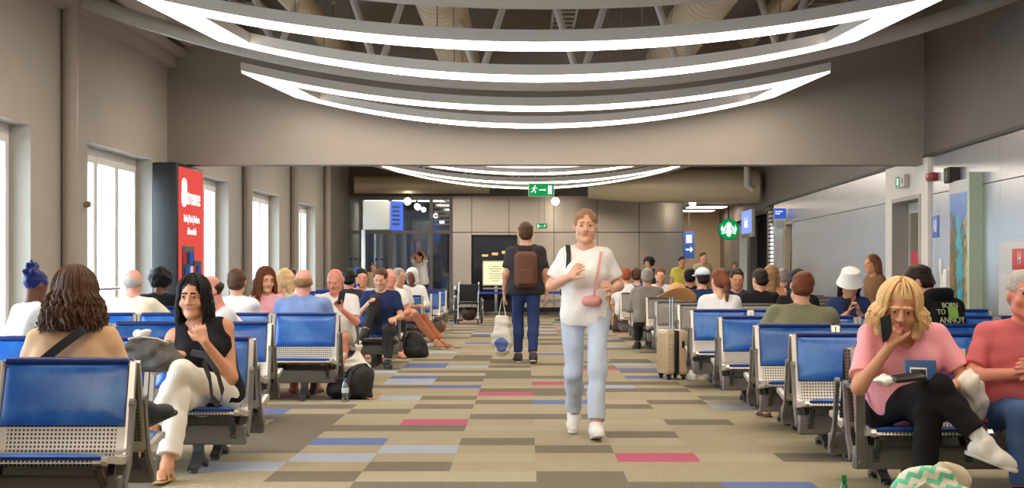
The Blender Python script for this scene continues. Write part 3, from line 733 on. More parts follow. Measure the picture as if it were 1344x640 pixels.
def skeleton(pose='sit', lean=6, side=0, yaw=0, pitch=5, roll=0, W=1.0, J=None, twist=0):
    s = Sk(); s.W = W; s.pose = pose; J = J or {}
    s.P = V3(0, 0, .475) if pose == 'sit' else V3(0, 0, .93)
    if 'P' in J: s.P = V3(*J['P'])
    a, b = math.radians(lean), math.radians(side)
    u = nrm(V3(math.sin(b), -math.sin(a), math.cos(a) * math.cos(b))); t = math.radians(twist)
    r = V3(math.cos(t), math.sin(t), 0); r = nrm(r - u * (r @ u)); f = np.cross(r, u)   # left, forward
    if f[1] > 0 and abs(twist) < 90: f = -f
    s.u, s.r, s.f = u, r, f
    s.waist = s.P + u * .16; s.chest = s.P + u * .31 + f * .005; s.sh = s.P + u * .425; s.neck = s.P + u * .492
    hu = nrm(u + V3(0, -.25, .35)); s.H = s.neck + hu * .152 if 'H' not in J else V3(*J['H'])
    s.hl, s.hf, s.hu = headframe(yaw, pitch, roll)
    sw = .168 * W
    s.S = {1: s.sh + r * sw, -1: s.sh - r * sw}
    s.E = {}; s.Wr = {}; s.K = {}; s.A = {}; s.T = {}; s.Hp = {}; s.hd = {}; s.pn = {}
    for d, n in ((1, 'L'), (-1, 'R')):
        s.S[d] = V3(*J['s' + n]) if 's' + n in J else s.S[d]
        s.Hp[d] = s.P + r * d * .095 * (1 if W < 1.1 else W * .95)
        if pose == 'sit':
            dE = s.S[d] + V3(d * .07, -.05, -.27); dW = V3(d * .12, -.33, .60) + (s.P - V3(0, 0, .475)); dK = s.Hp[d] + V3(d * .02, -.42, .02); dA = V3(dK[0], dK[1] - .0, .085)
        else:
            dE = s.S[d] + V3(d * .06, .03, -.28); dW = dE + V3(d * .01, -.06, -.25); dK = s.Hp[d] + V3(d * .0, -.02, -.43); dA = dK + V3(0, .03, -.42)
        s.E[d] = V3(*J['e' + n]) if 'e' + n in J else dE
        s.Wr[d] = V3(*J['w' + n]) if 'w' + n in J else dW
        s.K[d] = V3(*J['k' + n]) if 'k' + n in J else dK
        s.A[d] = V3(*J['a' + n]) if 'a' + n in J else dA
        s.T[d] = nrm(J['t' + n]) if 't' + n in J else V3(d * .2, -1, 0) / 1.02
        s.hd[d] = nrm(J['h' + n]) if 'h' + n in J else nrm(s.Wr[d] - s.E[d])
        s.pn[d] = nrm(J['p' + n]) if 'p' + n in J else nrm(V3(-d * .6, 0, -.8) if pose == 'sit' else V3(-d, 0, 0))
    return s
def torso(S, s, inf, belly=0, bust=0, low=True, k=.05):
    r, f, u, W = s.r, s.f, s.u, s.W
    def bar(c, hw, rad, kk=k): S.cap(c - r * hw, c + r * hw, rad + inf, k=kk)
    if low: bar(s.P + u * .0, .085 * W, .105 * (.5 + .5 * W))
    bar(s.waist, .068 * W, .10 * (.45 + .55 * W)); bar(s.P + u * .08, .075 * W, .10 * (.5 + .5 * W))
    bar(s.chest, .085 * W, .108 * (.5 + .5 * W)); bar(s.P + u * .24, .08 * W, .104 * (.5 + .5 * W))
    bar(s.sh - u * .03, .105 * W, .070)
    for d in (1, -1): S.cap(s.S[d] - u * .012, s.neck - u * .02, .047 + inf * .8, .046 + inf * .5, k=.045)
    if belly: S.ell(s.P + u * .12 + f * .07, V3(.14 * W, .10 + belly, .15) + inf, k=.05)
    if bust:
        for d in (1, -1): S.ell(s.chest + r * d * .075 * W + f * (.085 + .02 * bust) - u * .02, V3(.07, .06, .07) * (.8 + .35 * bust) + inf, k=.04)
def hand(S, s, d, grip=.5, sc=1.0, spread=1.0):
    w = s.Wr[d]; hd = s.hd[d]; pn = s.pn[d] - hd * (s.pn[d] @ hd); pn = nrm(pn); tv = nrm(np.cross(hd, pn)) * (1 if d > 0 else -1)
    if d > 0: tv = -nrm(np.cross(hd, pn)) * -1
    kn = []
    for i in range(4):
        q = w + hd * (.085 - .004 * abs(i - 1)) * sc + tv * (.033 - .021 * i) * sc; kn.append(q)
        S.cap(w + tv * (.016 - .011 * i) * sc + hd * .012, q, .0125 * sc, .0115 * sc, k=.012)
    L = [.066, .074, .068, .053]
    for i, q in enumerate(kn):
        dr = nrm(hd + tv * (.10 - .07 * i) * spread); an = 0; p = q
        for j, fr in enumerate((.46, .30, .24)):
            an += (.35, .75, .5)[j] * grip * 1.5
            dd = nrm(dr * math.cos(an) + pn * math.sin(an)); p2 = p + dd * L[i] * fr * sc
            S.cap(p, p2, (.0098, .0088, .0078)[j] * sc, (.0088, .0078, .0066)[j] * sc, k=.006); p = p2
    b = w + hd * .022 * sc + tv * .024 * sc; dr = nrm(hd * .75 + tv * .65 + pn * .25); p = b
    for j, l in enumerate((.042, .034, .028)):
        p2 = p + dr * l * sc; S.cap(p, p2, (.0145, .0115, .0098)[j] * sc, (.0115, .0098, .008)[j] * sc, k=.010); p = p2; dr = nrm(dr + hd * .25 * grip + pn * .35 * grip - tv * .2 * grip)
def limb_arm(S, s, d, inf=0, upto=2.0, hw=1.0, start=0, flat=True, loose=0, kk=.03):
    """upto 0..1 along the upper arm, 1..2 along the forearm"""
    a, e, w = s.S[d], s.E[d], s.Wr[d]; q = min(1, upto)
    S.cap(a, a + (e - a) * q, (.049 + inf) * hw, (.049 + (.039 - .049) * q + inf + loose) * hw, k=kk, fb=flat and upto < 1)
    if upto > 1:
        q = min(1, upto - 1); S.cap(e, e + (w - e) * q, (.041 + inf) * hw, (.041 + (.027 - .041) * q + inf) * hw, k=kk, fb=flat)
def limb_leg(S, s, d, inf=0, upto=2.0, tw=1.0, flare=0, kk=.035):
    h, kn, an = s.Hp[d], s.K[d], s.A[d]; q = min(1, upto)
    S.cap(h, h + (kn - h) * q, (.082 + inf) * tw, (.082 + (.056 - .082) * q + inf + (flare if upto < 1 else 0)) * tw, k=kk, fb=upto < 1)
    if upto > 1:
        q = upto - 1; c = kn + (an - kn) * .35; e = kn + (an - kn) * q
        bk = nrm(np.cross(np.cross(an - kn, h - kn), an - kn)) if np.linalg.norm(np.cross(an - kn, h - kn)) > 1e-3 else V3(0, 1, 0)
        S.cap(kn, c + bk * .012, .056 * tw + inf, .054 * tw + inf, k=kk); S.cap(c + bk * .012, e, .054 * tw + inf, .038 + (1 - q) * .012 + inf + flare, k=kk, fb=True)
def headprims(S, s, face=True, hs=1.0, ears=True):
    def h(l, f, u): return s.H + (s.hl * l + s.hf * f + s.hu * u) * hs
    R = np.stack([s.hl, s.hf, s.hu], 1)
    S.cap(s.neck - s.u * .03, h(0, -.015, -.05), .058, .052, k=.04)
    S.ell(h(0, -.012, .03), V3(.076, .096, .088) * hs, R, k=.02)
    S.ell(h(0, .018, -.03), V3(.062, .072, .080) * hs, R, k=.03)
    for d in (1, -1): S.cap(h(d * .047, .01, -.065), h(d * .012, .072, -.088), .022 * hs, .020 * hs, k=.025)
    if ears:
        for d in (1, -1): S.ell(h(d * .077, -.012, .0), V3(.012, .020, .031) * hs, R, k=.008)
    if face:
        for d in (1, -1):
            S.ell(h(d * .031, .098, .018), V3(.017, .014, .012) * hs, R, k=.014, op='-')
            S.ell(h(d * .031, .082, .016), V3(.0125, .0125, .0125) * hs, R, k=.003)
            S.cap(h(d * .012, .090, .034), h(d * .048, .080, .034), .007 * hs, .005 * hs, k=.012)
            S.ell(h(d * .040, .066, -.025), V3(.024, .020, .022) * hs, R, k=.02)
        S.cap(h(0, .088, .022), h(0, .108, -.018), .008 * hs, .0125 * hs, k=.012)
        for d in (1, -1): S.ell(h(d * .012, .096, -.021), V3(.009, .010, .008) * hs, R, k=.008)
        S.cap(h(-.018, .083, -.047), h(.018, .083, -.047), .0065 * hs, k=.006); S.cap(h(-.014, .081, -.057), h(.014, .081, -.057), .007 * hs, k=.006)
        S.ell(h(0, .078, -.092), V3(.018, .016, .014) * hs, R, k=.015)
    return h, R
def foot(S, s, d, inf=0, sole=True, toes=False):
    a = s.A[d]; t = s.T[d]; dn = V3(0, 0, -1); dn = dn - t * (dn @ t); dn = nrm(dn); sd = np.cross(t, dn)
    S.cap(a, a + dn * .02, .042 + inf, .042 + inf, k=.02)
    S.cap(a - t * .035 + dn * .045, a + t * .13 + dn * .055, .034 + inf, .032 + inf, k=.03); S.cap(a + dn * .02 + t * .02, a + t * .10 + dn * .045, .036 + inf, .030 + inf, k=.03)
    S.cap(a + t * .10 - sd * .015 + dn * .055, a + t * .16 + sd * .008 + dn * .06, .030 + inf, .024 + inf, k=.02)
    if toes:
        for i in range(5): S.cap(a + t * .14 + sd * (-.032 + .016 * i) + dn * .062, a + t * (.185 - .012 * abs(i - (1 if d > 0 else 3))) + sd * (-.034 + .017 * i) + dn * .066, .011, .009, k=.006)
    if sole: S.cut(a + dn * .083, dn) if False else None
    return a, t, dn, sd
def shoe_mesh(s, d, res, colr, solec):
    S = SDF(res); a, t, dn, sd = foot(S, s, d, .008); S.cut(a + dn * .078, dn); S.cut(a - dn * .045, -dn)
    up = S.mesh('shoe', colr)
    S = SDF(res); S.cap(a - t * .04 + dn * .078, a + t * .165 + dn * .078, .042, .040, k=.01); S.cut(a + dn * .088, dn); S.cut(a + dn * .068, -dn)
    return up, S.mesh('sole', solec)
def strands(hp, s, hs, hc, parent, n, length, spread, wave, gap, r=.0042):
    rs = np.random.RandomState(n); mb = MB()
    for i in range(n):
        ph = rs.uniform(gap, 360 - gap) if rs.rand() > .12 else rs.uniform(0, 360)      # 0 = straight ahead
        fringe = not gap <= ph <= 360 - gap
        p = math.radians(ph); pts = []; g = 1.0 + rs.rand() * .13 * (.3 + spread); a0 = rs.uniform(2, 25); ln = length * rs.uniform(.7, 1.08); w0 = rs.rand() * 6.28; w1 = rs.rand() * 6.28
        amax = 62 if fringe else 96
        for k in range(8):
            t = k / 7; al = math.radians(a0 + (amax - a0) * t)
            pts.append((.086 * g * math.sin(al) * math.sin(p), -.018 + .106 * g * math.sin(al) * math.cos(p), .034 + .096 * g * math.cos(al)))
        if not fringe and ln > .02:
            x, y, z = pts[-1]; m = max(3, int(ln / .03))
            for k in range(1, m + 1):
                t = k / m; o = spread * .05 * t * (1.2 - .6 * t)
                pts.append((x + math.sin(p) * o + wave * math.sin(w0 + 9 * t), y + math.cos(p) * o * .6 + wave * math.cos(w1 + 8 * t), z - ln * t))
        q = [tuple(hp(*v)) for v in pts]; mb.tube(q, [r * hs] * (len(q) - 2) + [r * .7 * hs, r * .25 * hs], 5)
    mb.build('hair_strands', hc, parent)
def person(label, px, D, facing=0, look=None, X=None, Y=None, scale=1.0, group=None, **kw):
    """px and D place the pelvis; facing in degrees, 0 looks to the camera end, 180 away"""
    L = dict(skin='fair', hair=('short', 'brown'), shirt=None, sleeve=.62, neckcut=.075, legs=None, leglen=1.9, shoes=None, res=.013, belly=0, bust=0, face=None, upper=False, fold=.0035, armw=1.0, legw=1.0, grip=(.5, .5), hs=1.12)
    L.update(look or {}); s = skeleton(**kw); res = L['res']; face = L['face'] if L['face'] is not None else (abs(facing) < 100)
    sk = mat('skin ' + L['skin'], SKIN[L['skin']], .5, noise=.05, nscale=12, spec=.35)
    S = SDF(res); torso(S, s, 0, L['belly'], L['bust']); hp, R = headprims(S, s, face, L['hs'])
    for d in (1, -1):
        limb_arm(S, s, d, hw=L['armw'], flat=False); hand(S, s, d, L['grip'][0 if d > 0 else 1])
        if not L['upper']: limb_leg(S, s, d, tw=L['legw']); foot(S, s, d, -.004, toes=L['shoes'] in (None, 'sandal'))
        else: limb_leg(S, s, d, upto=.99)
    hc = mat('hair ' + L['hair'][1], HAIRC[L['hair'][1]], .55, noise=.25, nscale=60, spec=.3)
    eyes = [hp(d * .031, .094, .016) for d in (1, -1)]; lips = hp(0, .09, -.052); br = [(hp(d * .012, .095, .040), hp(d * .046, .085, .040)) for d in (1, -1)]
    def mf(C):
        m = np.zeros(len(C), int)
        if face and res < .011:
            for e in eyes: m[np.linalg.norm(C - e, axis=1) < .0085] = 1
            dl = C - lips; m[(np.abs(dl @ s.hl) < .021 * L['hs']) & (np.abs(dl @ s.hu) < .0085) & (dl @ s.hf > -.012)] = 2
            for a, b in br:
                t = np.clip(((C - a) @ (b - a)) / ((b - a) @ (b - a)), 0, 1); m[np.linalg.norm(C - a - t[:, None] * (b - a), axis=1) < .008] = 3
        return m
    body = link('person', S.mesh('person', [sk, M_eye, M_lip, hc], mf))
    tag(body, label, 'person', group)
    # garments
    if L['shirt']:
        nm, rgb = L['shirt']; S = SDF(res); torso(S, s, (.012 if s.W < .92 else .018) if s.pose == 'stand' else .014, L['belly'], L['bust'])
        if s.pose == 'stand': S.cap(s.P - s.u * .05 - s.r * .085 * s.W, s.P - s.u * .05 + s.r * .085 * s.W, .105 * (.5 + .5 * s.W) + (.012 if s.W < .92 else .022), k=.05)
        if L['sleeve'] > 0:
            for d in (1, -1): limb_arm(S, s, d, .014, L['sleeve'], L['armw'], loose=.008)
        else:
            for d in (1, -1): S.ell(s.S[d] + s.r * d * .03, V3(.05, .09, .09), k=.01, op='-')
        S.ell(s.neck + s.u * .035 + s.f * .02, V3(L['neckcut'], L['neckcut'], L['neckcut']), k=.008, op='-')
        if L.get('vneck'): S.ell(s.neck + s.f * .08 - s.u * .02, V3(.06, .07, L['vneck']), k=.008, op='-')
        S.cut(s.P - s.u * (.10 if s.pose == 'stand' else .06), -s.u)
        S.fold = (L['fold'], 34, len(label)); link('shirt', S.mesh('shirt', cloth(nm, rgb)), body)
        if L.get('hood'):
            S = SDF(res)
            for i in range(9):
                a = -1.9 + 3.8 * i / 8; p = s.neck + s.u * .0 + s.r * .085 * math.sin(a) - s.f * (.055 * math.cos(a) + .01); S.cap(p, p + s.u * .02 - s.f * .02, .042, .036, k=.03)
            link('hood', S.mesh('hood', cloth(nm, rgb)), body)
    if L['legs'] and not L['upper']:
        nm, rgb = L['legs']; S = SDF(res); S.cap(s.P - s.r * .085 * s.W, s.P + s.r * .085 * s.W, .105 * (.5 + .5 * s.W) + .007, k=.05)
        S.cap(s.P + s.u * .07 - s.r * .07 * s.W, s.P + s.u * .07 + s.r * .07 * s.W, .096 * (.5 + .5 * s.W), k=.05)
        for d in (1, -1): limb_leg(S, s, d, .010, L['leglen'], L['legw'], L.get('flare', .006))
        if s.pose == 'stand': S.cut(s.P + s.u * .13, s.u)
        S.fold = (L['fold'], 38, len(label) + 3); link('trousers', S.mesh('trousers', cloth(nm, rgb)), body)
    if L['shoes'] and not L['upper']:
        if L['shoes'] == 'sandal':
            for d in (1, -1):
                a = s.A[d]; t = s.T[d]; dn = V3(0, 0, -1); dn = nrm(dn - t * (dn @ t)); sd = np.cross(t, dn)
                S = SDF(min(res, .009)); S.cap(a - t * .04 + dn * .078, a + t * .17 + dn * .078, .042, .040, k=.01); S.cut(a + dn * .09, dn); S.cut(a + dn * .073, -dn)
                so = link('sandal', S.mesh('sandal', mat('sandal ' + L['shoec'][0], L['shoec'][1], .5)), body)
                b = MB()
                for q, hgt, ww in ((.10, .032, .03), (.02, -.005, .022)):
                    pts = [a + t * q + dn * .08 - sd * .044, a + t * q + dn * (.05 + hgt * .2) - sd * .042, a + t * q + dn * (.012 + hgt * .25) - sd * .02, a + t * q + dn * (.012 + hgt * .25) + sd * .02, a + t * q + dn * (.05 + hgt * .2) + sd * .042, a + t * q + dn * .08 + sd * .044]
                    b.strap(pts, ww, .006, t)
                b.build('strap', mat('sandal ' + L['shoec'][0], L['shoec'][1], .5), so)
        else:
            nm, rgb = L['shoec']
            for d in (1, -1):
                u, so = shoe_mesh(s, d, min(res, .010), mat('shoe ' + nm, rgb, .6), mat('sole ' + nm, L.get('solec', (215, 212, 205)), .6)); q = link('shoe', u, body); link('sole', so, q)
        if L.get('socks'):
            for d in (1, -1):
                S = SDF(min(res, .01)); k2 = s.A[d] + (s.K[d] - s.A[d]) * .24; S.cap(s.A[d], k2, .046, .044, fb=True); link('sock', S.mesh('sock', cloth('sock', (238, 236, 230))), body)
    # hair and headgear
    st = L['hair'][0]; S = SDF(min(res, .011)); cut = True; hs = L['hs']
    if st in ('short', 'bob', 'long', 'pony', 'bun', 'fringe', 'receding'):
        S.ell(hp(0, -.020, .036), V3(.083, .101, .092) * hs, R, k=.02)
        if st != 'receding': S.ell(hp(0, -.05, -.02), V3(.074, .066, .06) * hs, R, k=.03)
        else: S.p = []; S.ell(hp(0, -.035, .0), V3(.084, .085, .055) * hs, R, k=.02)
    if st == 'bob':
        for d in (1, -1): S.cap(hp(d * .075, -.005, .05), hp(d * .082, .02, -.105), .030, .026, k=.03); S.cap(hp(d * .06, -.06, .02), hp(d * .055, -.06, -.12), .040, .034, k=.03)
    if st == 'long':
        for d in (1, -1): S.cap(hp(d * .068, -.01, .05), hp(d * .080, -.02, -.06), .026, .024, k=.03)
    if st == 'long':
        for d in (1, -1): S.cap(hp(d * .075, -.02, -.04), hp(d * .09, -.02, -.2), .034, .026, k=.03); S.cap(hp(d * .04, -.07, 0), hp(d * .05, -.085, -.22), .045, .035, k=.03)
        S.cap(hp(0, -.075, 0), hp(0, -.09, -.24), .05, .036, k=.03)
    if st == 'pony': S.cap(hp(0, -.09, .05), hp(.0, -.13, -.02), .028, .036, k=.02); S.cap(hp(0, -.13, -.02), hp(.0, -.105, -.2), .036, .020, k=.02)
    if st == 'bun': S.ell(hp(0, -.085, .09), V3(.06, .06, .055) * hs, R, k=.02)
    if st == 'puff':
        S.ell(hp(0, -.02, .034), V3(.081, .099, .09) * hs, R, k=.02)
        for i in range(16): v = nrm(RNG.normal(size=3) + V3(0, 0, .3)); S.cap(hp(0, -.085, .075) + v * .02, hp(0, -.09, .08) + v * .095, .042, .016, k=.02)
    if st == 'bushy':
        S.ell(hp(0, -.025, .03), V3(.108, .118, .105) * hs, R, k=.03); S.ell(hp(0, -.04, -.07), V3(.130, .105, .11) * hs, R, k=.05)
        S.fold = (.006, 90, 3)
    if st == 'afro': S.ell(hp(0, -.02, .04), V3(.125, .125, .12) * hs, R, k=.03); S.fold = (.006, 110, 4)
    if S.p:
        if st != 'fringe': S.ell(hp(0, .075, -.035), V3(.064 if st != 'bob' else .060, .075, .105 if st != 'receding' else .2) * hs, R, k=.012, op='-')
        if st == 'receding': S.ell(hp(0, .03, .08), V3(.075, .11, .07) * hs, R, k=.012, op='-')
        if st in ('short', 'receding'):
            for d in (1, -1): S.ell(hp(d * .085, .012, -.03), V3(.03, .045, .05) * hs, R, k=.01, op='-')
        if L.get('curly'): S.fold = (.0035, 120, 9)
        if S.fold is None: S.fold = (.0025, 150, 5)
        ho = link('hair', S.mesh('hair', hc), body)
        if L.get('strands'): strands(hp, s, L['hs'], hc, ho, *L['strands'])
    if L.get('hat') == 'bucket':
        b = MB(); Mh = Matrix(((s.hl[0], -s.hf[0], s.hu[0], 0), (s.hl[1], -s.hf[1], s.hu[1], 0), (s.hl[2], -s.hf[2], s.hu[2], 0), (0, 0, 0, 1))); Mh.translation = Vector(hp(0, -.008, .055))
        b.lathe([(.02, .105), (.065, .100), (.095, .08), (.106, .02), (.112, 0), (.128, -.035), (.140, -.068), (.135, -.068), (.112, -.01), (.104, 0)], seg=28, M=Mh)
        b.build('bucket_hat', cloth('white hat', (232, 230, 228)), body)
    if L.get('hat') == 'cap' or L.get('hat') == 'hoodup':
        S = SDF(res); S.ell(hp(0, -.02, .04), V3(.096, .114, .098) * hs, R, k=.02)
        if L['hat'] == 'cap': S.ell(hp(0, .12, .05), V3(.07, .075, .014) * hs, R, k=.015); S.cut(hp(0, 0, .035), -s.hu)
        else: S.ell(hp(0, -.04, -.06), V3(.10, .08, .09) * hs, R, k=.04); S.ell(hp(0, .1, -.01), V3(.066, .08, .09) * hs, R, k=.015, op='-')
        link('cap' if L['hat'] == 'cap' else 'hood', S.mesh('cap', cloth('hat%d%d%d' % L['hatc'], L['hatc'])), body)
    if L.get('glasses'):
        b = MB()
        for d in (1, -1): b.tube([hp(d * .033 + .026 * math.cos(a), .106, .014 + .019 * math.sin(a)) for a in np.linspace(0, 2 * PI, 15)[:-1]], .0022, 6, closed=True); b.tube([hp(d * .058, .106, .02), hp(d * .078, .0, .02)], .002, 6)
        b.tube([hp(-.008, .107, .018), hp(.008, .107, .018)], .002, 6); b.build('glasses', M_blk, body)
    if L.get('beard'):
        S = SDF(min(res, .011)); S.ell(hp(0, .03, -.07), V3(.066, .062, .05), R, k=.02); S.ell(hp(0, .09, -.05), V3(.026, .03, .014), R, k=.008, op='-'); S.ell(hp(0, .09, .0), V3(.06, .05, .035), R, k=.01, op='-'); link('beard', S.mesh('beard', hc), body)
    px_D = D
    body.location = (X if X is not None else wx(px, D), Y if Y is not None else D, 0); body.rotation_euler = (0, 0, math.radians(facing)); body.scale = (scale,) * 3
    body['_s'] = 0; del body['_s']
    return body, s
def along(s, d, a, b, t): return a + (b - a) * t
# ---------------------------------------------------------------- everyone in the hall
def RES(D): return max(.0065, min(.02, D * .00072))
PEOPLE = {}
def folk(key, label, px, D, facing, look, **kw):
    look = dict(look); look.setdefault('res', RES(D)); look.setdefault('upper', D > 30 and kw.get('pose') != 'stand')
    PEOPLE[key] = person(label, px, D, facing, look, **kw)
CREAM = ('cream', (230, 216, 190)); WHT = ('white', (236, 234, 230)); BLK = ('black', (30, 28, 30)); NAVY = ('navy', (38, 52, 92)); JEAN = ('denim', (72, 98, 146)); DRK = ('charcoal', (52, 50, 54))
WS = ('white', (232, 228, 220)); BS = ('black', (28, 28, 30))
# near left
folk('tan', 'person with bushy dark brown hair and tan top seen from behind on the nearest bench', 92, 8.80, 180, dict(skin='tan', strands=(520, .19, 1.5, .014, 20, .006), hair=('bushy', 'brown'), shirt=('tan', (218, 176, 136)), sleeve=1.6, legs=DRK, shoes=1, shoec=BS, solec=(40, 40, 40)),
     lean=8, W=1.08, pitch=10, J=dict(kL=(.22, -.42, .60), aL=(-.29, -.46, .50), tL=(-.55, -.8, .25), eR=(-.27, -.10, .64), wR=(-.12, -.33, .62), eL=(.27, -.1, .64)))
folk('blacktop', 'person in black sleeveless top and white trousers, legs crossed, hand at her mouth', 280, 10.72, 0, dict(res=.0075, skin='tan', strands=(300, .17, .5, .004, 42), hair=('long', 'black'), shirt=BLK, sleeve=0, neckcut=.085, vneck=.10, bust=.7, legs=('white trousers', (232, 226, 214)), leglen=1.86, flare=.022, shoes='sandal', shoec=('gold', (196, 160, 112)), grip=(.9, .4)),
     lean=3, side=-11, W=.98, pitch=6, yaw=-6, scale=.98, J=dict(P=(0, .0, .47), kL=(-.12, -.46, .66), aL=(-.30, -.46, .30), tL=(-.4, -.75, -.4), kR=(-.13, -.43, .50), aR=(-.17, -.60, .10), tR=(-.1, -1, 0), eL=(.13, -.10, .60), wL=(-.01, -.25, .83), hL=(-.35, .15, .9), pL=(-.2, .95, -.2), eR=(-.34, -.12, .66), wR=(-.22, -.30, .76), hR=(.6, -.5, .1), pR=(0, -.1, -1)))
# centre aisle
folk('walker', 'person in white t-shirt and pale jeans walking towards the camera', 768, 12.85, 0, dict(res=.008, skin='fair', hs=1.05, hair=('pony', 'sandy'), shirt=WHT, sleeve=.72, bust=.8, legs=('pale jeans', (190, 202, 220)), leglen=1.88, flare=.014, legw=.98, shoes=1, shoec=WS),
     pose='stand', lean=2, W=.86, pitch=6, J=dict(kL=(.085, -.17, .50), aL=(.07, -.26, .095), tL=(.1, -1, .18), kR=(-.085, .02, .48), aR=(-.075, .30, .15), tR=(-.1, -.95, -.32), eR=(-.25, .03, 1.13), wR=(-.12, -.20, 1.20), hR=(.45, -.5, .55), pR=(.6, .6, -.2), eL=(.25, .04, 1.13), wL=(.19, -.20, 1.10), hL=(-.3, -.8, .3), pL=(-.8, .2, -.3)))
folk('backpacker', 'person in black t-shirt and dark blue jeans walking away with a backpack', 690, 22.7, 180, dict(res=.013, skin='fair', hair=('short', 'brown'), shirt=('washed black', (60, 57, 60)), sleeve=.75, legs=('dark denim', (54, 70, 118)), shoes=1, shoec=('dark', (62, 56, 56))),
     pose='stand', lean=1, W=1.08, scale=1.09, J=dict(kL=(.09, -.10, .50), aL=(.09, -.10, .085), kR=(-.09, .0, .49), aR=(-.09, .14, .10), tR=(0, -1, -.2), wL=(.26, -.10, .84)))
# near right
folk('pink', 'person with blond hair in a pink top and black trousers, legs crossed on the bench', 1182, 9.46, 0, dict(res=.0065, skin='tan', hs=1.2, strands=(440, .10, 1.3, .012, 42), hair=('bob', 'blond'), shirt=('pink', (250, 170, 180)), sleeve=.78, neckcut=.085, vneck=.12, bust=1.0, belly=.01, legs=('black trousers', (28, 26, 28)), leglen=1.80, flare=.018, legw=1.08, shoes=1, shoec=WS, socks=1, grip=(.7, .85)),
     lean=7, W=1.08, pitch=14, yaw=-6, roll=4, J=dict(H=(-.05, -.20, 1.035), kR=(.10, -.46, .635), aR=(.315, -.56, .355), tR=(.85, -.35, -.32), kL=(.06, -.42, .50), aL=(.02, -.44, .09), eR=(-.275, -.24, .625), wR=(-.125, -.31, .845), hR=(.28, .12, .95), pR=(.55, .65, -.1), eL=(.315, -.14, .66), wL=(.20, -.36, .635), hL=(-.75, -.55, -.1), pL=(-.1, -.1, -1)))
folk('coral', 'person in coral polo and jeans with folded arms at the right edge of the frame', 1342, 9.44, 0, dict(res=.008, skin='red', hair=('short', 'grey'), shirt=('coral', (212, 112, 116)), sleeve=.8, belly=.05, legs=JEAN, shoes=1, shoec=BS),
     lean=2, W=1.22, pitch=4, J=dict(eL=(.32, -.14, .68), wL=(.02, -.30, .74), hL=(-1, -.05, .05), pL=(0, 1, -.1), eR=(-.32, -.14, .68), wR=(-.03, -.26, .70), hR=(1, -.1, .1), pR=(0, 1, 0)))
folk('hoodie', 'person in black printed hoodie turned away, chin on hand, before the poster', 1243, 13.90, 205, dict(res=.009, skin='fair', curly=1, face=True, hair=('short', 'dark'), shirt=('black hoodie', (26, 26, 28)), sleeve=1.95, hood=1, legs=DRK, shoes=1, shoec=BS), lean=14, W=1.0, scale=1.07, yaw=48, pitch=24, J=dict(H=(.075, -.26, 1.06), eL=(.2, -.42, .72), wL=(.12, -.36, .93), hL=(-.1, .2, .9)))
folk('green', 'person in olive green t-shirt seen from behind leaning over to one side', 1052, 13.92, 180, dict(res=.0095, skin='fair', hair=('short', 'auburn'), shirt=('olive', (138, 138, 110)), sleeve=.85, belly=.03, legs=('grey shorts', (110, 106, 100)), leglen=.85, shoes='sandal', shoec=('brown', (92, 66, 46)), armw=1.15), lean=14, side=-3, W=1.3, pitch=18, yaw=-8, roll=-12,
     J=dict(eL=(.30, -.22, .66), wL=(.2, -.45, .60), eR=(-.32, -.22, .68), wR=(-.2, -.45, .6), aL=(.20, -.62, .09), aR=(-.1, -.60, .09)))
folk('bucket', 'person in a white bucket hat looking down at a phone', 1112, 17.85, 0, dict(res=.011, skin='tan', hair=('long', 'dark'), shirt=NAVY, hat='bucket', sleeve=.7, legs=DRK, W=1), lean=12, W=.95, pitch=26, J=dict(wL=(.05, -.36, .80), wR=(-.06, -.36, .80), hL=(-.3, -.3, .9), hR=(.3, -.3, .9)))
folk('browntop', 'person with long brown hair in a brown top standing by the steel wall', 1152, 20.1, -70, dict(skin='tan', hair=('long', 'auburn'), shirt=('brown top', (132, 96, 66)), sleeve=1.9, legs=DRK, shoes=1, shoec=BS), pose='stand', W=.95, scale=.83)
# left rows going back
folk('bluehair', 'person with blue piled up hair and a white shirt near the left edge', 30, 14.5, 140, dict(skin='brown', hair=('puff', 'navyblue'), shirt=WHT, sleeve=.9, legs=DRK), lean=10, pitch=22, W=1.05)
folk('darkhead', 'person with short black hair half hidden behind the bushy haired person', 97, 17.14, 180, dict(skin='brown', hair=('short', 'black'), shirt=WHT, legs=DRK), lean=5, pitch=10, W=.9)
folk('cream', 'person with bald crown in a cream sweater seen from behind, arms spread', 172, 17.14, 180, dict(skin='pink', hair=('receding', 'grey'), shirt=CREAM, sleeve=1.9, legs=DRK), lean=6, W=1.25, J=dict(eL=(.34, -.10, .74), wL=(.40, -.28, .70), eR=(-.38, -.1, .72)))
folk('afro', 'person with a big round black hairdo beyond the bald person in cream', 204, 19.95, 172, dict(skin='brown', hair=('afro', 'black'), shirt=BLK, legs=DRK), lean=14, W=1.05, pitch=18)
folk('printed', 'person with thinning hair in a white printed shirt bending forward', 316, 14.5, -62, dict(res=.0095, skin='pink', hair=('receding', 'dark'), shirt=WHT, sleeve=.85, legs=DRK), lean=24, W=1.02, pitch=34, J=dict(eL=(.22, -.3, .62), wL=(.1, -.5, .58), eR=(-.24, -.3, .62), wR=(-.08, -.5, .58)))
folk('brownback', 'person with light brown hair seen from behind beside a pipe column', 309, 17.16, 180, dict(skin='fair', hair=('short', 'brown'), shirt=WHT, sleeve=.8, legs=DRK), lean=5, W=1.0)
folk('pinkgirl', 'person with long auburn hair and a pink top in front of the window', 350, 19.26, 0, dict(res=.0105, skin='fair', strands=(240, .24, .9, .010, 40), hair=('long', 'auburn'), shirt=('light pink', (238, 170, 176)), sleeve=.3, legs=JEAN), lean=2, side=0, W=.92, yaw=28, pitch=12, J=dict(eR=(-.27, -.1, .72), wR=(-.2, -.33, .68)))
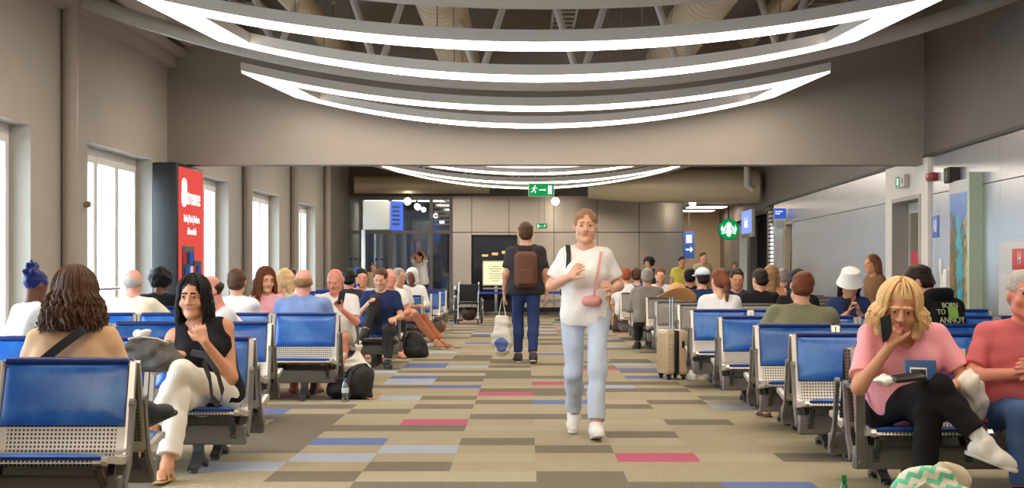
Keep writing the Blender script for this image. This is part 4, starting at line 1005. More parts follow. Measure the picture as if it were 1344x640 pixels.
folk('blondback', 'person with blond hair just left of the light blue shirt', 373, 19.94, 180, dict(skin='fair', hair=('bob', 'blond'), shirt=CREAM, legs=DRK), lean=4, W=.92)
folk('darkfar', 'person with short dark hair behind the blond head by the windows', 380, 22.45, 180, dict(skin='tan', hair=('short', 'dark'), shirt=WHT, legs=DRK), W=1.0)
folk('bluemen', 'person with shaved head in a light blue shirt, back to the camera', 397, 17.16, 180, dict(res=.010, skin='pink', hair=('receding', 'sandy'), shirt=('light blue', (128, 150, 200)), sleeve=1.6, legs=('tan shorts', (170, 150, 120)), leglen=.9, shoes='sandal', shoec=('brown', (92, 66, 46)), armw=1.1), lean=5, W=1.28, J=dict(aL=(.1, -.12, .088), aR=(-.12, -.10, .088), kL=(.12, -.42, .50), kR=(-.12, -.42, .5)))
folk('pinkface', 'person with bald head and flushed face in a white t-shirt holding a phone', 441, 19.27, 0, dict(res=.0105, skin='red', hair=('receding', 'grey'), shirt=WHT, sleeve=.8, belly=.03, legs=('khaki shorts', (180, 164, 136)), leglen=.9, shoes=1, shoec=WS, grip=(.8, .6)), lean=6, W=1.15, yaw=-12, pitch=22, J=dict(eL=(.24, -.16, .66), wL=(.10, -.36, .80), hL=(-.5, -.2, .8), pL=(-.3, -.6, .2), eR=(-.27, -.18, .68)))
folk('blackhair', 'person with black hair behind the flushed bald person', 457, 22.45, 180, dict(skin='tan', hair=('short', 'black'), shirt=DRK, legs=DRK), W=1.0)
folk('bluecap', 'person in a bright blue hooded jacket beside the glass partition side', 469, 24.9, 180, dict(skin='tan', hair=('short', 'dark'), shirt=('bright blue', (26, 92, 190)), sleeve=1.9, hat='hoodup', hatc=(26, 92, 190), legs=DRK), W=1.0)
folk('kneeup', 'person in navy t-shirt with one dark trousered knee raised on the bench', 500, 21.80, 0, dict(res=.011, skin='fair', hair=('short', 'brown'), shirt=NAVY, sleeve=.75, legs=('dark trousers', (62, 60, 64)), shoes=1, shoec=BS), lean=2, W=1.1, pitch=20, yaw=-10, J=dict(kR=(-.04, -.34, .86), aR=(-.16, -.42, .47), eL=(.26, -.12, .64), wL=(.2, -.36, .62), eR=(-.25, -.1, .68), wR=(-.12, -.36, .82)))
folk('beard', 'person with black hair and beard in a pale shirt behind the raised knee', 475, 24.22, 0, dict(skin='tan', hair=('short', 'black'), beard=1, shirt=('pale blue', (200, 212, 228)), legs=DRK), W=1.05, yaw=20)
folk('whiteback', 'person with flushed face and white shirt behind the person in navy', 511, 24.24, 10, dict(skin='red', hair=('receding', 'grey'), shirt=WHT, legs=DRK), W=1.1, yaw=20)
folk('rust', 'person with grey hair, white shirt and rust coloured trousers, legs stretched out', 524, 26.88, 48, dict(skin='fair', hair=('short', 'grey'), shirt=WHT, sleeve=.8, legs=('rust', (176, 112, 82)), leglen=1.9, shoes=1, shoec=('tan', (176, 120, 88)), upper=False), lean=-2, W=1.05, J=dict(kL=(.1, -.46, .47), aL=(.14, -.82, .10), kR=(-.08, -.46, .50), aR=(0, -.84, .10), wL=(.1, -.35, .66)))
folk('whitehood', 'person in a white hooded top beyond the rust coloured trousers', 541, 29.05, 0, dict(skin='brown', hair=('short', 'black'), shirt=WHT, hat='hoodup', hatc=(232, 230, 226), sleeve=1.9), W=1.05, yaw=-20)
folk('armsup', 'person in white t-shirt and dark shorts standing with hands on head by the glass', 554, 45.0, -50, dict(res=.018, skin='tan', hair=('short', 'dark'), shirt=WHT, sleeve=.8, legs=DRK, leglen=.8, shoes=1, shoec=WS), pose='stand', W=1.05, scale=.97, J=dict(eL=(.33, -.12, 1.55), wL=(.12, -.06, 1.68), eR=(-.33, -.12, 1.55), wR=(-.12, -.06, 1.68)))
folk('farbeige', 'small person in beige standing in front of the glass partition', 490, 44.2, 0, dict(res=.02, skin='fair', hair=('short', 'sandy'), shirt=('beige', (196, 176, 150)), legs=DRK, shoes=1, shoec=BS), pose='stand', scale=.80)
# right rows going back
folk('ponytail', 'person with auburn ponytail in a white t-shirt seen from behind', 945, 18.55, 180, dict(res=.0105, skin='fair', hair=('pony', 'auburn'), shirt=WHT, sleeve=.8, legs=JEAN, leglen=1.6, shoes=1, shoec=WS), lean=5, W=1.0, yaw=26, pitch=10, J=dict(kL=(.12, -.42, .47), aL=(.22, -.66, .09), kR=(-.02, -.44, .47), aR=(.06, -.70, .09)))
folk('blackseated', 'person with dark hair in black beyond the ponytailed person', 998, 21.26, 180, dict(skin='fair', hair=('short', 'dark'), shirt=BLK, legs=DRK), W=1.05, yaw=30)
folk('blondfar', 'person with long blond hair and tan top between the dark heads', 1014, 23.2, 180, dict(skin='fair', hair=('long', 'sandy'), shirt=('tan top', (190, 136, 96)), sleeve=0, legs=DRK), W=1.05, yaw=-25, scale=1.04)
folk('greyhead', 'person with grey brown hair just left of the olive green shoulder', 1030, 26.14, 180, dict(skin='fair', hair=('short', 'grey'), shirt=DRK, legs=DRK), W=1.0, yaw=-20)
folk('blacklong', 'person with long black hair behind the olive green shirt', 1048, 18.55, 180, dict(skin='tan', hair=('long', 'black'), shirt=BLK, legs=DRK), W=.95)
folk('darkpair', 'person with dark hair facing the camera beyond the ponytail', 966, 22.45, 0, dict(skin='tan', hair=('short', 'dark'), shirt=NAVY, legs=DRK), W=1.0, pitch=15)
folk('capped', 'person in white cap and navy top seen beside the ponytail', 922, 23.15, 180, dict(skin='fair', hair=('short', 'dark'), shirt=NAVY, hat='cap', hatc=(214, 222, 236), sleeve=.8, legs=DRK), W=1.05, yaw=20)
folk('blacktee', 'person with black hair and black t-shirt seen from behind, left of the cap', 906, 26.15, 180, dict(skin='tan', hair=('short', 'black'), shirt=BLK, legs=DRK), W=1.1)
folk('greyback', 'person with grey hair and grey top seen from behind on the grey seats', 850, 26.14, 180, dict(skin='fair', hair=('short', 'grey'), shirt=('grey top', (152, 146, 138)), sleeve=1.8, legs=DRK, shoes=1, shoec=BS), W=1.15)
folk('beardright', 'person with ginger beard in a white shirt facing the camera by the grey seats', 866, 29.68, 0, dict(skin='fair', hair=('short', 'auburn'), beard=1, shirt=WHT), W=1.05)
folk('ginger', 'person with ginger hair and white top on the farthest grey bench', 822, 30.34, 180, dict(skin='fair', hair=('short', 'ginger'), shirt=WHT), W=1.0)
folk('bluefar', 'person in blue next to the ginger haired person', 836, 30.34, 180, dict(skin='fair', hair=('short', 'brown'), shirt=('mid blue', (86, 116, 168)), ), W=1.0)
folk('curlystand', 'person with dark curly hair standing before the far steel wall', 854, 36.5, -35, dict(res=.017, skin='tan', hair=('afro', 'black'), shirt=DRK, sleeve=1.9, legs=DRK, shoes=1, shoec=BS), pose='stand', scale=.86)
folk('skirted', 'person in white top and long tan trousers standing at the end of the grey seats', 803, 34.8, -50, dict(res=.016, skin='fair', hair=('bun', 'sandy'), shirt=WHT, sleeve=.7, legs=('long tan', (188, 150, 112)), flare=.03, shoes=1, shoec=BS), pose='stand', scale=.86, J=dict(wL=(.15, -.25, 1.15)))
folk('yellow', 'person in a yellow safety vest standing at the passage end of the steel wall', 893, 38.2, 15, dict(res=.018, skin='tan', hair=('short', 'dark'), shirt=('yellow vest', (216, 204, 92)), legs=DRK, shoes=1, shoec=BS), pose='stand', W=1.1, scale=.88)
folk('olivefar', 'person in a beige shirt standing at the passage beside the yellow vest', 921, 41.0, 20, dict(res=.018, skin='fair', hair=('short', 'brown'), shirt=('sand', (186, 170, 132)), legs=DRK, shoes=1, shoec=BS), pose='stand', W=1.1, scale=.95)
folk('coffee', 'person in dark clothes standing under the round coffee sign', 964, 44.2, 0, dict(res=.02, skin='tan', hair=('short', 'sandy'), shirt=('slate', (66, 74, 96)), legs=DRK, shoes=1, shoec=BS), pose='stand', scale=.82)
# ================================================================ BAGS, SIGNS AND OTHER THINGS
def soft(name, fn, m, parent=None, res=.010, fold=(.006, 30, 2), loc=None, rz=0):
    S = SDF(res); fn(S); S.fold = fold
    return link(name, S.mesh(name, m), parent, loc, (0, 0, rz))
M_bagk = mat('black bag nylon', (34, 32, 33), .7, noise=.15, nscale=12, bump=.2, bscale=60)
M_bagg = mat('dark grey leather', (74, 70, 66), .5, noise=.1, nscale=8, bump=.15, bscale=50)
M_pl = mat('white plastic film', (232, 228, 220), .3, noise=.05, bump=.2, bscale=25)
# handbag on the lap of the person in white trousers
hb = thing('handbag', 'dark grey leather handbag on the lap of the person in white trousers', 'bag', (-2.26, 10.30, .67)); hb.scale = (.8, .8, .85)
soft('bag_body', lambda S: (S.cap((-.14, 0, .05), (.15, 0, .03), .085, .075, k=.04), S.cap((-.12, 0, .17), (.12, 0, .15), .055, .05, k=.06), S.cap((.10, -.03, .05), (.22, -.03, .0), .07, .05, k=.05), S.cap((-.16, -.03, .13), (.02, -.06, .12), .05, .05, k=.03)), M_bagg, hb, .0085, (.010, 40, 4))
b = MB(); b.tube([(-.15, -.05, .20), (-.05, -.085, .215), (.08, -.09, .20), (.16, -.08, .17)], .006, 6); b.build('zip', mat('silver zip', (190, 184, 170), .35, .8), hb)
b = MB(); b.strap([(.30, .06, .10), (.42, .0, .08), (.52, -.05, -.04), (.56, -.05, -.18), (.53, -.05, -.27), (.48, -.06, -.22), (.46, -.04, -.08), (.40, .02, .04)], .05, .010, (.3, .3, .9)); b.build('strap', M_bagk, hb)
t = soft('tissue', lambda S: (S.ell((0, 0, 0), (.09, .03, .04), k=.02), S.ell((.05, 0, .03), (.05, .03, .03), k=.02)), M_pl, None, .008, (.008, 40, 3), (-2.30, 10.28, .865)); t.scale = (.6, .6, .6)
tag(t, 'crumpled white tissue on top of the dark grey handbag', 'tissue')
# strap bag of the person in the tan top
cb = thing('crossbody_bag', 'black crossbody bag with diagonal strap on the back of the person in tan', 'bag', (-2.34, 8.80, 0))
b = MB(); b.strap([(.12, .02, .985), (.09, -.105, .95), (-.02, -.155, .86), (-.14, -.16, .76), (-.20, -.10, .66)][::-1], .045, .008, (.7, 0, -.7)); b.build('strap', M_bagk, cb)
soft('bag_body', lambda S: (S.ell((-.30, -.06, .52), (.10, .07, .11), k=.03),), M_bagk, cb, .01)
# duffel, plastic bag and bottle on the floor beside the aisle
df = thing('duffel_bag', 'black duffel bag on the carpet beside the water bottle', 'bag', (wx(462, 16.5), 16.5, 0), -.25)
soft('bag_body', lambda S: (S.ell((.07, 0, .16), (.15, .14, .16), k=.05), S.ell((-.13, -.02, .09), (.12, .12, .10), k=.06), S.ell((.10, 0, .22), (.11, .11, .10), k=.04), S.cap((-.15, 0, .03), (.17, 0, .03), .04, k=.05), S.cut((0, 0, .001), (0, 0, -1))), M_bagk, df, .009, (.007, 34, 8))
b = MB(); b.strap([(.02, -.13, .02), (.02, -.165, .14), (.03, -.13, .26), (.08, -.06, .335), (.14, -.02, .345), (.18, -.0, .28)], .03, .008, (.9, .2, 0)); b.strap([(-.13, -.10, .15), (-.06, -.11, .24), (.02, -.08, .29), (.10, -.05, .32)], .025, .008, (.3, .9, .2)); b.build('strap', mat('dark grey webbing', (58, 56, 55), .8), df)
b = MB(); b.tube([(.19, -.1, .02), (.26, -.12, .012), (.31, -.08, .03), (.30, -.02, .06), (.27, .02, .05), (.22, -.03, .02)], .005, 6); b.build('cord', mat('orange cord', (214, 140, 60), .6), df)
wb = thing('water_bottle', 'clear plastic water bottle with a blue cap in front of the black duffel', 'bottle', (wx(453, 16.15), 16.15, 0))
b = MB(); b.lathe([(.028, 0), (.034, .006), (.034, .03), (.031, .04), (.034, .05), (.031, .062), (.034, .074), (.034, .10), (.033, .15), (.028, .175), (.016, .197), (.014, .205)], seg=20); b.build('bottle_body', glassmat('clear bottle plastic', (226, 234, 238), .22, .08), wb)
b = MB(); b.lathe([(.034, .085), (.0345, .088), (.0345, .13), (.034, .133)], seg=20); b.build('bottle_label', mat('pale bottle label', (214, 220, 230), .4), wb)
b = MB(); b.lathe([(.016, .203), (.017, .206), (.017, .222), (.015, .224)], seg=16); b.build('cap', mat('blue cap', (36, 96, 200), .4), wb)
pb = thing('plastic_bag', 'white plastic carrier bag tied at the top behind the black duffel', 'bag', (wx(468, 17.75), 17.75, 0))
soft('bag_body', lambda S: (S.ell((0, 0, .15), (.15, .11, .15), k=.05), S.cap((0, 0, .22), (.02, 0, .40), .11, .035, k=.08), S.cap((.02, 0, .40), (-.01, 0, .47), .03, .016, k=.03), S.cap((.02, 0, .40), (.05, 0, .46), .025, .014, k=.03), S.cut((0, 0, .001), (0, 0, -1))), M_pl, pb, .010, (.010, 40, 5))
bp = thing('backpack', 'black backpack standing on the carpet beside the bench of the raised knee', 'bag', (wx(543, 24.0), 24.0, 0))
def pack(root, w, h, d, m, res, hang=False):
    soft('bag_body', lambda S: (S.ell((0, 0, h * .42), (w * .5, d * .5, h * .46), k=.05), S.cap((-w * .3, 0, h * .15), (w * .3, 0, h * .15), d * .42, k=.06), S.cap((0, 0, h * .3), (0, 0, h * .75), w * .36, w * .26, k=.05), S.cut((0, 0, .001), (0, 0, -1))), m, root, res, (.006, 30, 6))
    soft('front_pocket', lambda S: (S.ell((0, -d * .42, h * .28), (w * .36, d * .18, h * .22), k=.03),), m, root, res, (.003, 30, 7))
    b = MB(); b.tube([(-.04, 0, h * .88), (-.03, 0, h * .98), (.03, 0, h * .98), (.04, 0, h * .88)], .01, 6); b.build('top_handle', M_bagk, root)
    b = MB()
    for s in (-1, 1): b.strap([(s * w * .2, d * .35, h * .85), (s * w * .32, d * .75, h * .65), (s * w * .34, d * .7, h * .3), (s * w * .36, d * .3, h * .12)], .05, .012, (1, 0, 0))
    b.build('shoulder_strap', M_bagk, root)
pack(bp, .37, .36, .24, M_bagk, .012)
dt = thing('travel_bag', 'rust coloured travel bag on the carpet beyond the rust coloured trousers', 'bag', (wx(571, 33.2), 33.0, 0))
soft('bag_body', lambda S: (S.cap((-.10, 0, .12), (.10, 0, .12), .12, k=.03), S.cap((-.10, 0, .05), (.10, 0, .05), .09, k=.05), S.cut((0, 0, .001), (0, 0, -1))), mat('rust leather', (150, 88, 58), .6), dt, .012)
b = MB(); b.tube([(-.08, -.06, .2), (-.06, -.07, .30), (.06, -.07, .30), (.08, -.06, .2)], .01, 6); b.build('handle', mat('rust leather', (150, 88, 58), .6), dt)
bb = thing('backpack', 'dark brown backpack at the end of the farthest grey bench', 'bag', (wx(817, 33.6), 33.6, 0), .2)
pack(bb, .34, .44, .24, mat('dark brown nylon', (70, 48, 38), .7, noise=.1), .013)
hp_ = soft('jacket', lambda S: (S.ell((0, 0, .08), (.20, .17, .10), k=.05), S.ell((.06, -.05, .15), (.13, .12, .09), k=.05), S.cap((-.12, -.1, .08), (-.16, -.2, .03), .06, .04, k=.05)), mat('black jacket cloth', (34, 33, 36), .8, noise=.1), None, .013, (.012, 26, 9), (wx(848, 26.8) + .08, 26.78, .42))
tag(hp_, 'black jacket heaped on the seat at the aisle end of a grey bench', 'jacket')
# suitcase and straw hat
sc = thing('suitcase', 'beige hard shell suitcase standing in the aisle beside the blue bench', 'suitcase', (wx(882, 19.45), 19.45, 0), .22)
M_sh = mat('beige hard shell', (196, 172, 138), .35, noise=.03)
for s in (-1, 1):
    b = MB(); b.rbox(min(s * .018, s * .125), max(s * .018, s * .125), -.19, .19, .055, .56, .035)
    for k in range(7): b.rbox(s * .126 - .006, s * .126 + .006, -.15 + k * .05 - .012, -.15 + k * .05 + .012, .10, .52, .005)
    for k in range(9): b.rbox(min(s * .03, s * .11), max(s * .03, s * .11), -.192, -.186, .10 + k * .05, .12 + k * .05, .003) if s < 0 else None
    b.build('shell', M_sh, sc)
b = MB(); b.rbox(-.022, .022, -.194, .194, .06, .555, .01); b.build('zip_band', M_blk, sc)
b = MB(); b.rbox(.055, .085, -.205, -.19, .36, .44, .008); b.build('side_handle', M_blk, sc)
for x in (-.085, .085):
    for y in (-.15, .15):
        b = MB(); b.lathe([(.008, -.018), (.027, -.016), (.03, 0), (.027, .016), (.008, .018)], (x, y, .03), 14, axis='x'); b.rbox(x - .028, x + .028, y - .025, y + .025, .035, .062, .008); b.build('wheel', M_blk, sc)
b = MB()
for y in (.06, .16): b.tube([(.03, y, .55), (.03, y, .92)], .011, 8)
b.tube([(.03, .05, .925), (.03, .17, .925)], .018, 8); b.build('pull_handle', M_alu, sc)
hat = thing('straw_hat', 'tan straw hat with a dark band hung on the suitcase handle', 'hat', (wx(889, 19.4), 19.44, .955), 0)
hat.rotation_euler = (math.radians(-14), math.radians(14), .3)
M_straw = mat('tan straw', (224, 172, 112), .8, bump=.4, bscale=150)
vs = []; seg = 40; prof = [(.012, .125), (.045, .128), (.075, .115), (.092, .085), (.10, .03), (.103, 0), (.14, -.012), (.19, -.02), (.225, -.012), (.225, -.020), (.19, -.028), (.14, -.020), (.1, -.008)]
b = MB(); b.lathe(prof, seg=seg); b.v = [(x * (1.0 if z > .0 else 1.0), y * .9, z + (.05 * ((y / .22) ** 2) if z < .0 else 0) - (.06 * max(0, -x / .22) ** 2 if z < 0 else 0)) for x, y, z in b.v]; b.build('crown', M_straw, hat)
b = MB(); b.lathe([(.1035, .004), (.1035, .03), (.1, .032)], seg=seg); b.v = [(x, y * .9, z) for x, y, z in b.v]; b.build('band', mat('dark hat band', (84, 66, 52), .8), hat)
# bottle and tote at the feet of the person in pink
gb = thing('glass_bottle', 'green glass bottle standing on the carpet, cut off by the frame', 'bottle', (wx(1108, 8.62), 8.62, 0))
b = MB(); b.lathe([(.026, 0), (.031, .004), (.031, .12), (.028, .145), (.016, .175), (.0125, .19), (.0125, .212), (.014, .214), (.014, .222), (.0125, .224)], seg=20); b.build('bottle_body', mat('green glass', (30, 150, 70), .08, trans=.5, ior=1.45), gb)
tb = thing('tote_bag', 'soft white tote bag with mint green zigzags on the floor before the person in pink', 'bag', (wx(1226, 8.56), 8.56, 0))
M_zig = mat('mint zigzag cloth', (224, 218, 202), .85); nt = M_zig.node_tree; bs = nt.nodes['Principled BSDF']; tc = nt.nodes.new('ShaderNodeTexCoord'); mp = nt.nodes.new('ShaderNodeMapping'); mp.inputs['Rotation'].default_value = (.3, .4, .3)
sp = nt.nodes.new('ShaderNodeSeparateXYZ'); nt.links.new(tc.outputs['Object'], mp.inputs[0]); nt.links.new(mp.outputs[0], sp.inputs[0])
def mt(op, a, v=None, c=None):
    n = nt.nodes.new('ShaderNodeMath'); n.operation = op; nt.links.new(a, n.inputs[0])
    if c is not None: nt.links.new(c, n.inputs[1])
    elif v is not None: n.inputs[1].default_value = v
    return n.outputs[0]
zg = mt('PINGPONG', sp.outputs['X'], .035); zz = mt('ADD', mt('MULTIPLY', zg, .9), c=sp.outputs['Z']); fr = mt('FRACT', mt('MULTIPLY', mt('ADD', zz, 5.0), 15.0)); on = mt('GREATER_THAN', fr, .52)
cx = nt.nodes.new('ShaderNodeMix'); cx.data_type = 'RGBA'; cx.inputs['A'].default_value = lin((232, 224, 206)); cx.inputs['B'].default_value = lin((112, 206, 166)); nt.links.new(on, cx.inputs['Factor']); nt.links.new(cx.outputs['Result'], bs.inputs['Base Color'])
soft('bag_body', lambda S: (S.ell((-.04, 0, .14), (.18, .13, .14), k=.04), S.ell((.10, -.03, .08), (.15, .12, .10), k=.05), S.ell((-.14, 0, .10), (.10, .11, .11), k=.05), S.cut((0, 0, .001), (0, 0, -1))), M_zig, tb, .0075, (.010, 36, 5))
soft('inner_lining', lambda S: (S.ell((.06, .02, .22), (.10, .09, .06), k=.03), S.ell((.13, .01, .19), (.06, .07, .06), k=.03)), mat('beige lining', (206, 192, 166), .85, noise=.05), tb, .0075, (.012, 44, 6))
b = MB(); b.tube([(-.12, -.12, .18), (-.08, -.15, .21), (-.02, -.14, .16), (-.03, -.15, .08)], .011, 8); b.build('handle', mat('beige lining', (206, 192, 166), .85), tb)
# things in the lap of the person in pink
wl = thing('wallet', 'blue wallet leaning upright on the lap of the person in pink', 'wallet', (wx(1208, 8.98), 8.98, .725), .1); wl.rotation_euler = (math.radians(-15), math.radians(2), .05)
b = MB(); b.rbox(-.085, .085, -.012, .012, -.05, .06, .008); b.build('wallet_body', mat('blue leather', (52, 88, 140), .5), wl)
b = MB(); b.rbox(-.06, .03, -.016, -.012, -.04, .015, .002); b.build('card', mat('white card', (226, 226, 226), .4), wl)
b = MB(); b.rbox(-.055, .025, -.018, -.016, -.033, .005, .001); b.build('card_print', M_blk, wl)
ph = MB(); ph.rbox(-.085, .085, -.05, .05, -.012, .012, .01); o = ph.build('glasses_case', M_blk, None, loc=(wx(1192, 8.92), 8.92, .695), rot=(.2, -.1, .15)); tag(o, 'black glasses case lying in front of the blue wallet', 'case')
o = soft('cardigan', lambda S: (S.ell((0, 0, 0), (.10, .12, .13), k=.04), S.ell((-.05, -.12, .07), (.07, .08, .08), k=.05), S.ell((.05, .05, -.07), (.08, .1, .10), k=.04)), mat('white knit', (232, 226, 214), .9, noise=.05), None, .0075, (.012, 44, 3), (2.40, 9.26, .58)); o.scale = (.85, .85, .85); tag(o, 'white cardigan bundled beside the hip of the person in pink', 'cardigan')
o = soft('napkin', lambda S: (S.ell((0, 0, 0), (.10, .08, .018), k=.02), S.ell((.05, .02, .012), (.06, .06, .02), k=.02)), M_pl, None, .0075, (.006, 60, 3), (wx(1168, 9.0), 9.0, .675)); tag(o, 'white paper napkin on the thigh of the person in pink', 'napkin')
def phone(label, loc, rot):
    b = MB(); b.rbox(-.037, .037, -.005, .005, -.075, .075, .005); r = b.build('phone', M_blk, None, loc=loc, rot=rot); tag(r, label, 'phone')
    b = MB(); b.box(-.033, .033, -.0056, -.005, -.068, .068); b.build('screen', mat('dark screen', (40, 46, 60), .1), r); return r
phone('black phone held to the cheek of the person in pink', (wx(1163, 9.14), 9.13, .945), (.25, -.35, .5))
phone('dark phone in the raised hand of the flushed bald person', (wx(448, 18.86), 18.86, .93), (.3, .1, .4))
phone('phone held up in both hands by the person in the bucket hat', (wx(1112, 17.45), 17.44, .885), (.5, 0, 0))
# what the walkers carry
w = thing('belt_bag', 'small pink belt bag with a strap across the white t-shirt of the walker', 'bag', (wx(768, 12.85), 12.85, 0))
soft('bag_body', lambda S: (S.cap((.01, -.165, 1.02), (.08, -.16, 1.02), .04, k=.03),), mat('dusty pink cloth', (214, 150, 142), .7), w, .008, (.003, 40, 2))
b = MB(); b.strap([(.12, -.0, 1.41), (.115, -.09, 1.38), (.10, -.17, 1.30), (.085, -.205, 1.22), (.07, -.195, 1.13), (.06, -.18, 1.05)], .02, .006, (.9, 0, .3)); b.build('strap', mat('dusty pink cloth', (214, 150, 142), .7), w)
w = thing('backpack', 'black backpack on the shoulders of the person in white walking to the camera', 'bag', (wx(768, 12.85), 12.85, 0))
soft('bag_body', lambda S: (S.ell((0, .215, 1.20), (.14, .09, .19), k=.04),), M_bagk, w, .012)
b = MB(); b.strap([(-.125, .13, 1.36), (-.13, .04, 1.435), (-.13, -.04, 1.425), (-.125, -.10, 1.36), (-.13, -.125, 1.26), (-.15, -.10, 1.16), (-.16, .02, 1.08), (-.12, .15, 1.08)], .035, .008, (1, 0, 0)); b.build('shoulder_strap', M_bagk, w)
w = thing('backpack', 'brown backpack on the back of the person walking away', 'bag', (wx(690, 22.7), 22.7, 0))
M_brp = mat('brown canvas', (104, 66, 46), .8, noise=.12)
b = MB(); b.rbox(-.15, .15, -.33, -.15, 1.0, 1.47, .075, seg=6); b.build('bag_body', M_brp, w)
b = MB(); b.rbox(-.11, .11, -.375, -.31, 1.04, 1.24, .03, seg=5); b.build('front_pocket', M_brp, w)
b = MB()
for s in (-1, 1): b.strap([(s * .11, -.17, 1.46), (s * .12, -.06, 1.565), (s * .12, .06, 1.545), (s * .12, .16, 1.42), (s * .13, .15, 1.28), (s * .16, .0, 1.12), (s * .1, -.17, 1.1)], .05, .01, (1, 0, 0))
b.build('shoulder_strap', M_bagk, w)
w = thing('plastic_bag', 'white and blue plastic bag hanging from the hand of the person walking away', 'bag', (wx(690, 22.7) - .31, 22.62, 0))
soft('bag_body', lambda S: (S.ell((0, 0, .27), (.14, .08, .20), k=.05), S.cap((-.05, 0, .40), (-.05, 0, .56), .07, .05, k=.06), S.cap((.05, 0, .40), (.05, 0, .56), .07, .05, k=.06)), M_pl, w, .012, (.010, 34, 5))
b = MB(); b.strap([(-.06, 0, .55), (-.03, 0, .72), (0, 0, .87), (.03, 0, .72), (.06, 0, .55)], .05, .01, (0, 1, 0)); b.build('handle', M_pl, w)
soft('print', lambda S: (S.ell((-.01, -.06, .25), (.08, .045, .10), k=.02),), mat('blue bag print', (96, 120, 196), .5), w, .012, (.010, 34, 5))

# wheelchair in front of the steel wall
wc = thing('wheelchair', 'folded grey wheelchair parked in front of the far steel wall', 'wheelchair', (wx(615, 38.3), 38.3, 0))
M_ch = mat('chrome tube', (196, 194, 190), .25, .9); M_tyre = mat('grey tyre', (70, 70, 70), .7)
for s in (-1, 1):
    x = s * .29
    b = MB(); n = 28; b.tube([(x, .30 * math.cos(a), .30 + .285 * math.sin(a)) for a in np.linspace(0, 2 * PI, n + 1)[:-1]], .018, 8, closed=True); wh = b.build('wheel', M_tyre, wc)
    b = MB(); b.tube([(x + s * .03, .26 * math.cos(a), .30 + .26 * math.sin(a)) for a in np.linspace(0, 2 * PI, n + 1)[:-1]], .008, 6, closed=True); b.build('hand_rim', M_ch, wh)
    b = MB()
    for k in range(12): a = k * PI / 6; b.tube([(x, 0, .30), (x, .29 * math.cos(a), .30 + .275 * math.sin(a))], .003, 4)
    b.lathe([(.025, -.03), (.025, .03)], (x, 0, .30), 10, axis='x'); b.build('spokes', M_ch, wh)
    b = MB(); b.tube([(s * .22, -.38, .12), (s * .22, -.30, .42), (s * .22, .18, .46), (s * .22, .22, .88), (s * .22, .34, .92)], .014, 8); b.tube([(s * .22, .2, .68), (s * .22, -.18, .68), (s * .22, -.2, .45)], .014, 8); b.build('side_frame', M_ch, wc)
    b = MB(); b.lathe([(.01, -.015), (.06, -.013), (.06, .013), (.01, .015)], (s * .22, -.36, .061), 16, axis='x'); b.build('caster', M_tyre, wc)
    b = MB(); b.box(s * .13 - .07, s * .13 + .07, -.52, -.38, .10, .115); b.build('footrest', M_blk, wc)
b = MB(); b.rbox(-.22, .22, -.25, .2, .44, .49, .02); b.build('seat', M_bagk, wc)
b = MB(); b.rbox(-.21, .21, .18, .21, .50, .88, .012); b.build('backrest', M_bagk, wc)
soft('under_bag', lambda S: (S.ell((0, .02, .22), (.16, .16, .16), k=.04),), mat('dark brown nylon', (70, 48, 38), .7), wc, .015)
# retractable belt barrier
posts = []
for px, D, lb in ((598, 40.2, 'steel belt barrier post just behind the wheelchair'), (737, 40.6, 'steel belt barrier post at the other end of the blue belt, behind the walkers')):
    r = thing('barrier_post', lb, 'barrier post', (wx(px, D), D, 0), group='belt barrier posts'); posts.append((wx(px, D), D))
    b = MB(); b.lathe([(.17, 0), (.17, .02), (.05, .045)], seg=24); b.build('base', M_blk, r)
    b = MB(); b.lathe([(.03, .04), (.03, .82)], seg=16); b.build('pole', M_ch, r)
    b = MB(); b.lathe([(.038, .60), (.038, .72), (.03, .74)], seg=16); b.build('cassette', M_blk, r)
b = MB(); (xa, ya), (xb, yb) = posts
for i in range(2): b.add([(xa + .04, ya, .63), (xb - .04, yb, .63), (xb - .04, yb, .69), (xa + .04, ya, .69)], [(0, 1, 2, 3)]) if i == 0 else b.add([(xa + .04, ya + .004, .63), (xb - .04, yb + .004, .63), (xb - .04, yb + .004, .69), (xa + .04, ya + .004, .69)], [(0, 1, 2, 3)])
tag(b.build('barrier_belt', mat('blue webbing', (44, 70, 160), .6), smooth=False), 'blue retractable belt stretched between the two barrier posts', 'belt')

# lit poster stand and notice at the far wall
ds = thing('display_case', 'tall black display case with a dark picture, against the far steel wall', 'display', (wx(649, 48.3), 48.35, 0))
b = MB(); b.rbox(-.64, .64, -.1, .2, .35, 2.17, .02); b.box(-.5, .5, -.05, .15, 0, .36); b.build('case_body', mat('black case', (34, 38, 46), .3), ds)
M_pic = mat('dark blue picture', (50, 70, 92), .25, noise=.6, nscale=3); b = MB(); b.box(-.57, .57, -.112, -.1, 1.2, 2.1); b.build('picture', M_pic, ds)
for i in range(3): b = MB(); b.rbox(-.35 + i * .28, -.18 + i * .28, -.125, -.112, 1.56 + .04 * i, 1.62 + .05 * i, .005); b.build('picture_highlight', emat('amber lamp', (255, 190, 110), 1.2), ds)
nb = thing('notice_stand', 'glowing cream notice board on a stand before the black display case', 'sign', (wx(651, 47.4), 47.4, 0))
b = MB(); b.rbox(-.38, .38, -.03, .03, .74, 1.45, .01); b.build('board', mat('board frame', (222, 216, 190), .5), nb)
b = MB(); b.box(-.35, .35, -.036, -.03, .78, 1.42); b.build('lit_panel', emat('cream lit panel', (250, 240, 190), 1.05), nb)
for i, wd_ in enumerate((.18, .34, .26, .42, .30, .38, .2)):
    b = MB(); b.box(-wd_ / 2, wd_ / 2, -.039, -.036, 1.27 - i * .065, 1.285 - i * .065); b.build('text_line', mat('brown print', (130, 110, 80), .7), nb)
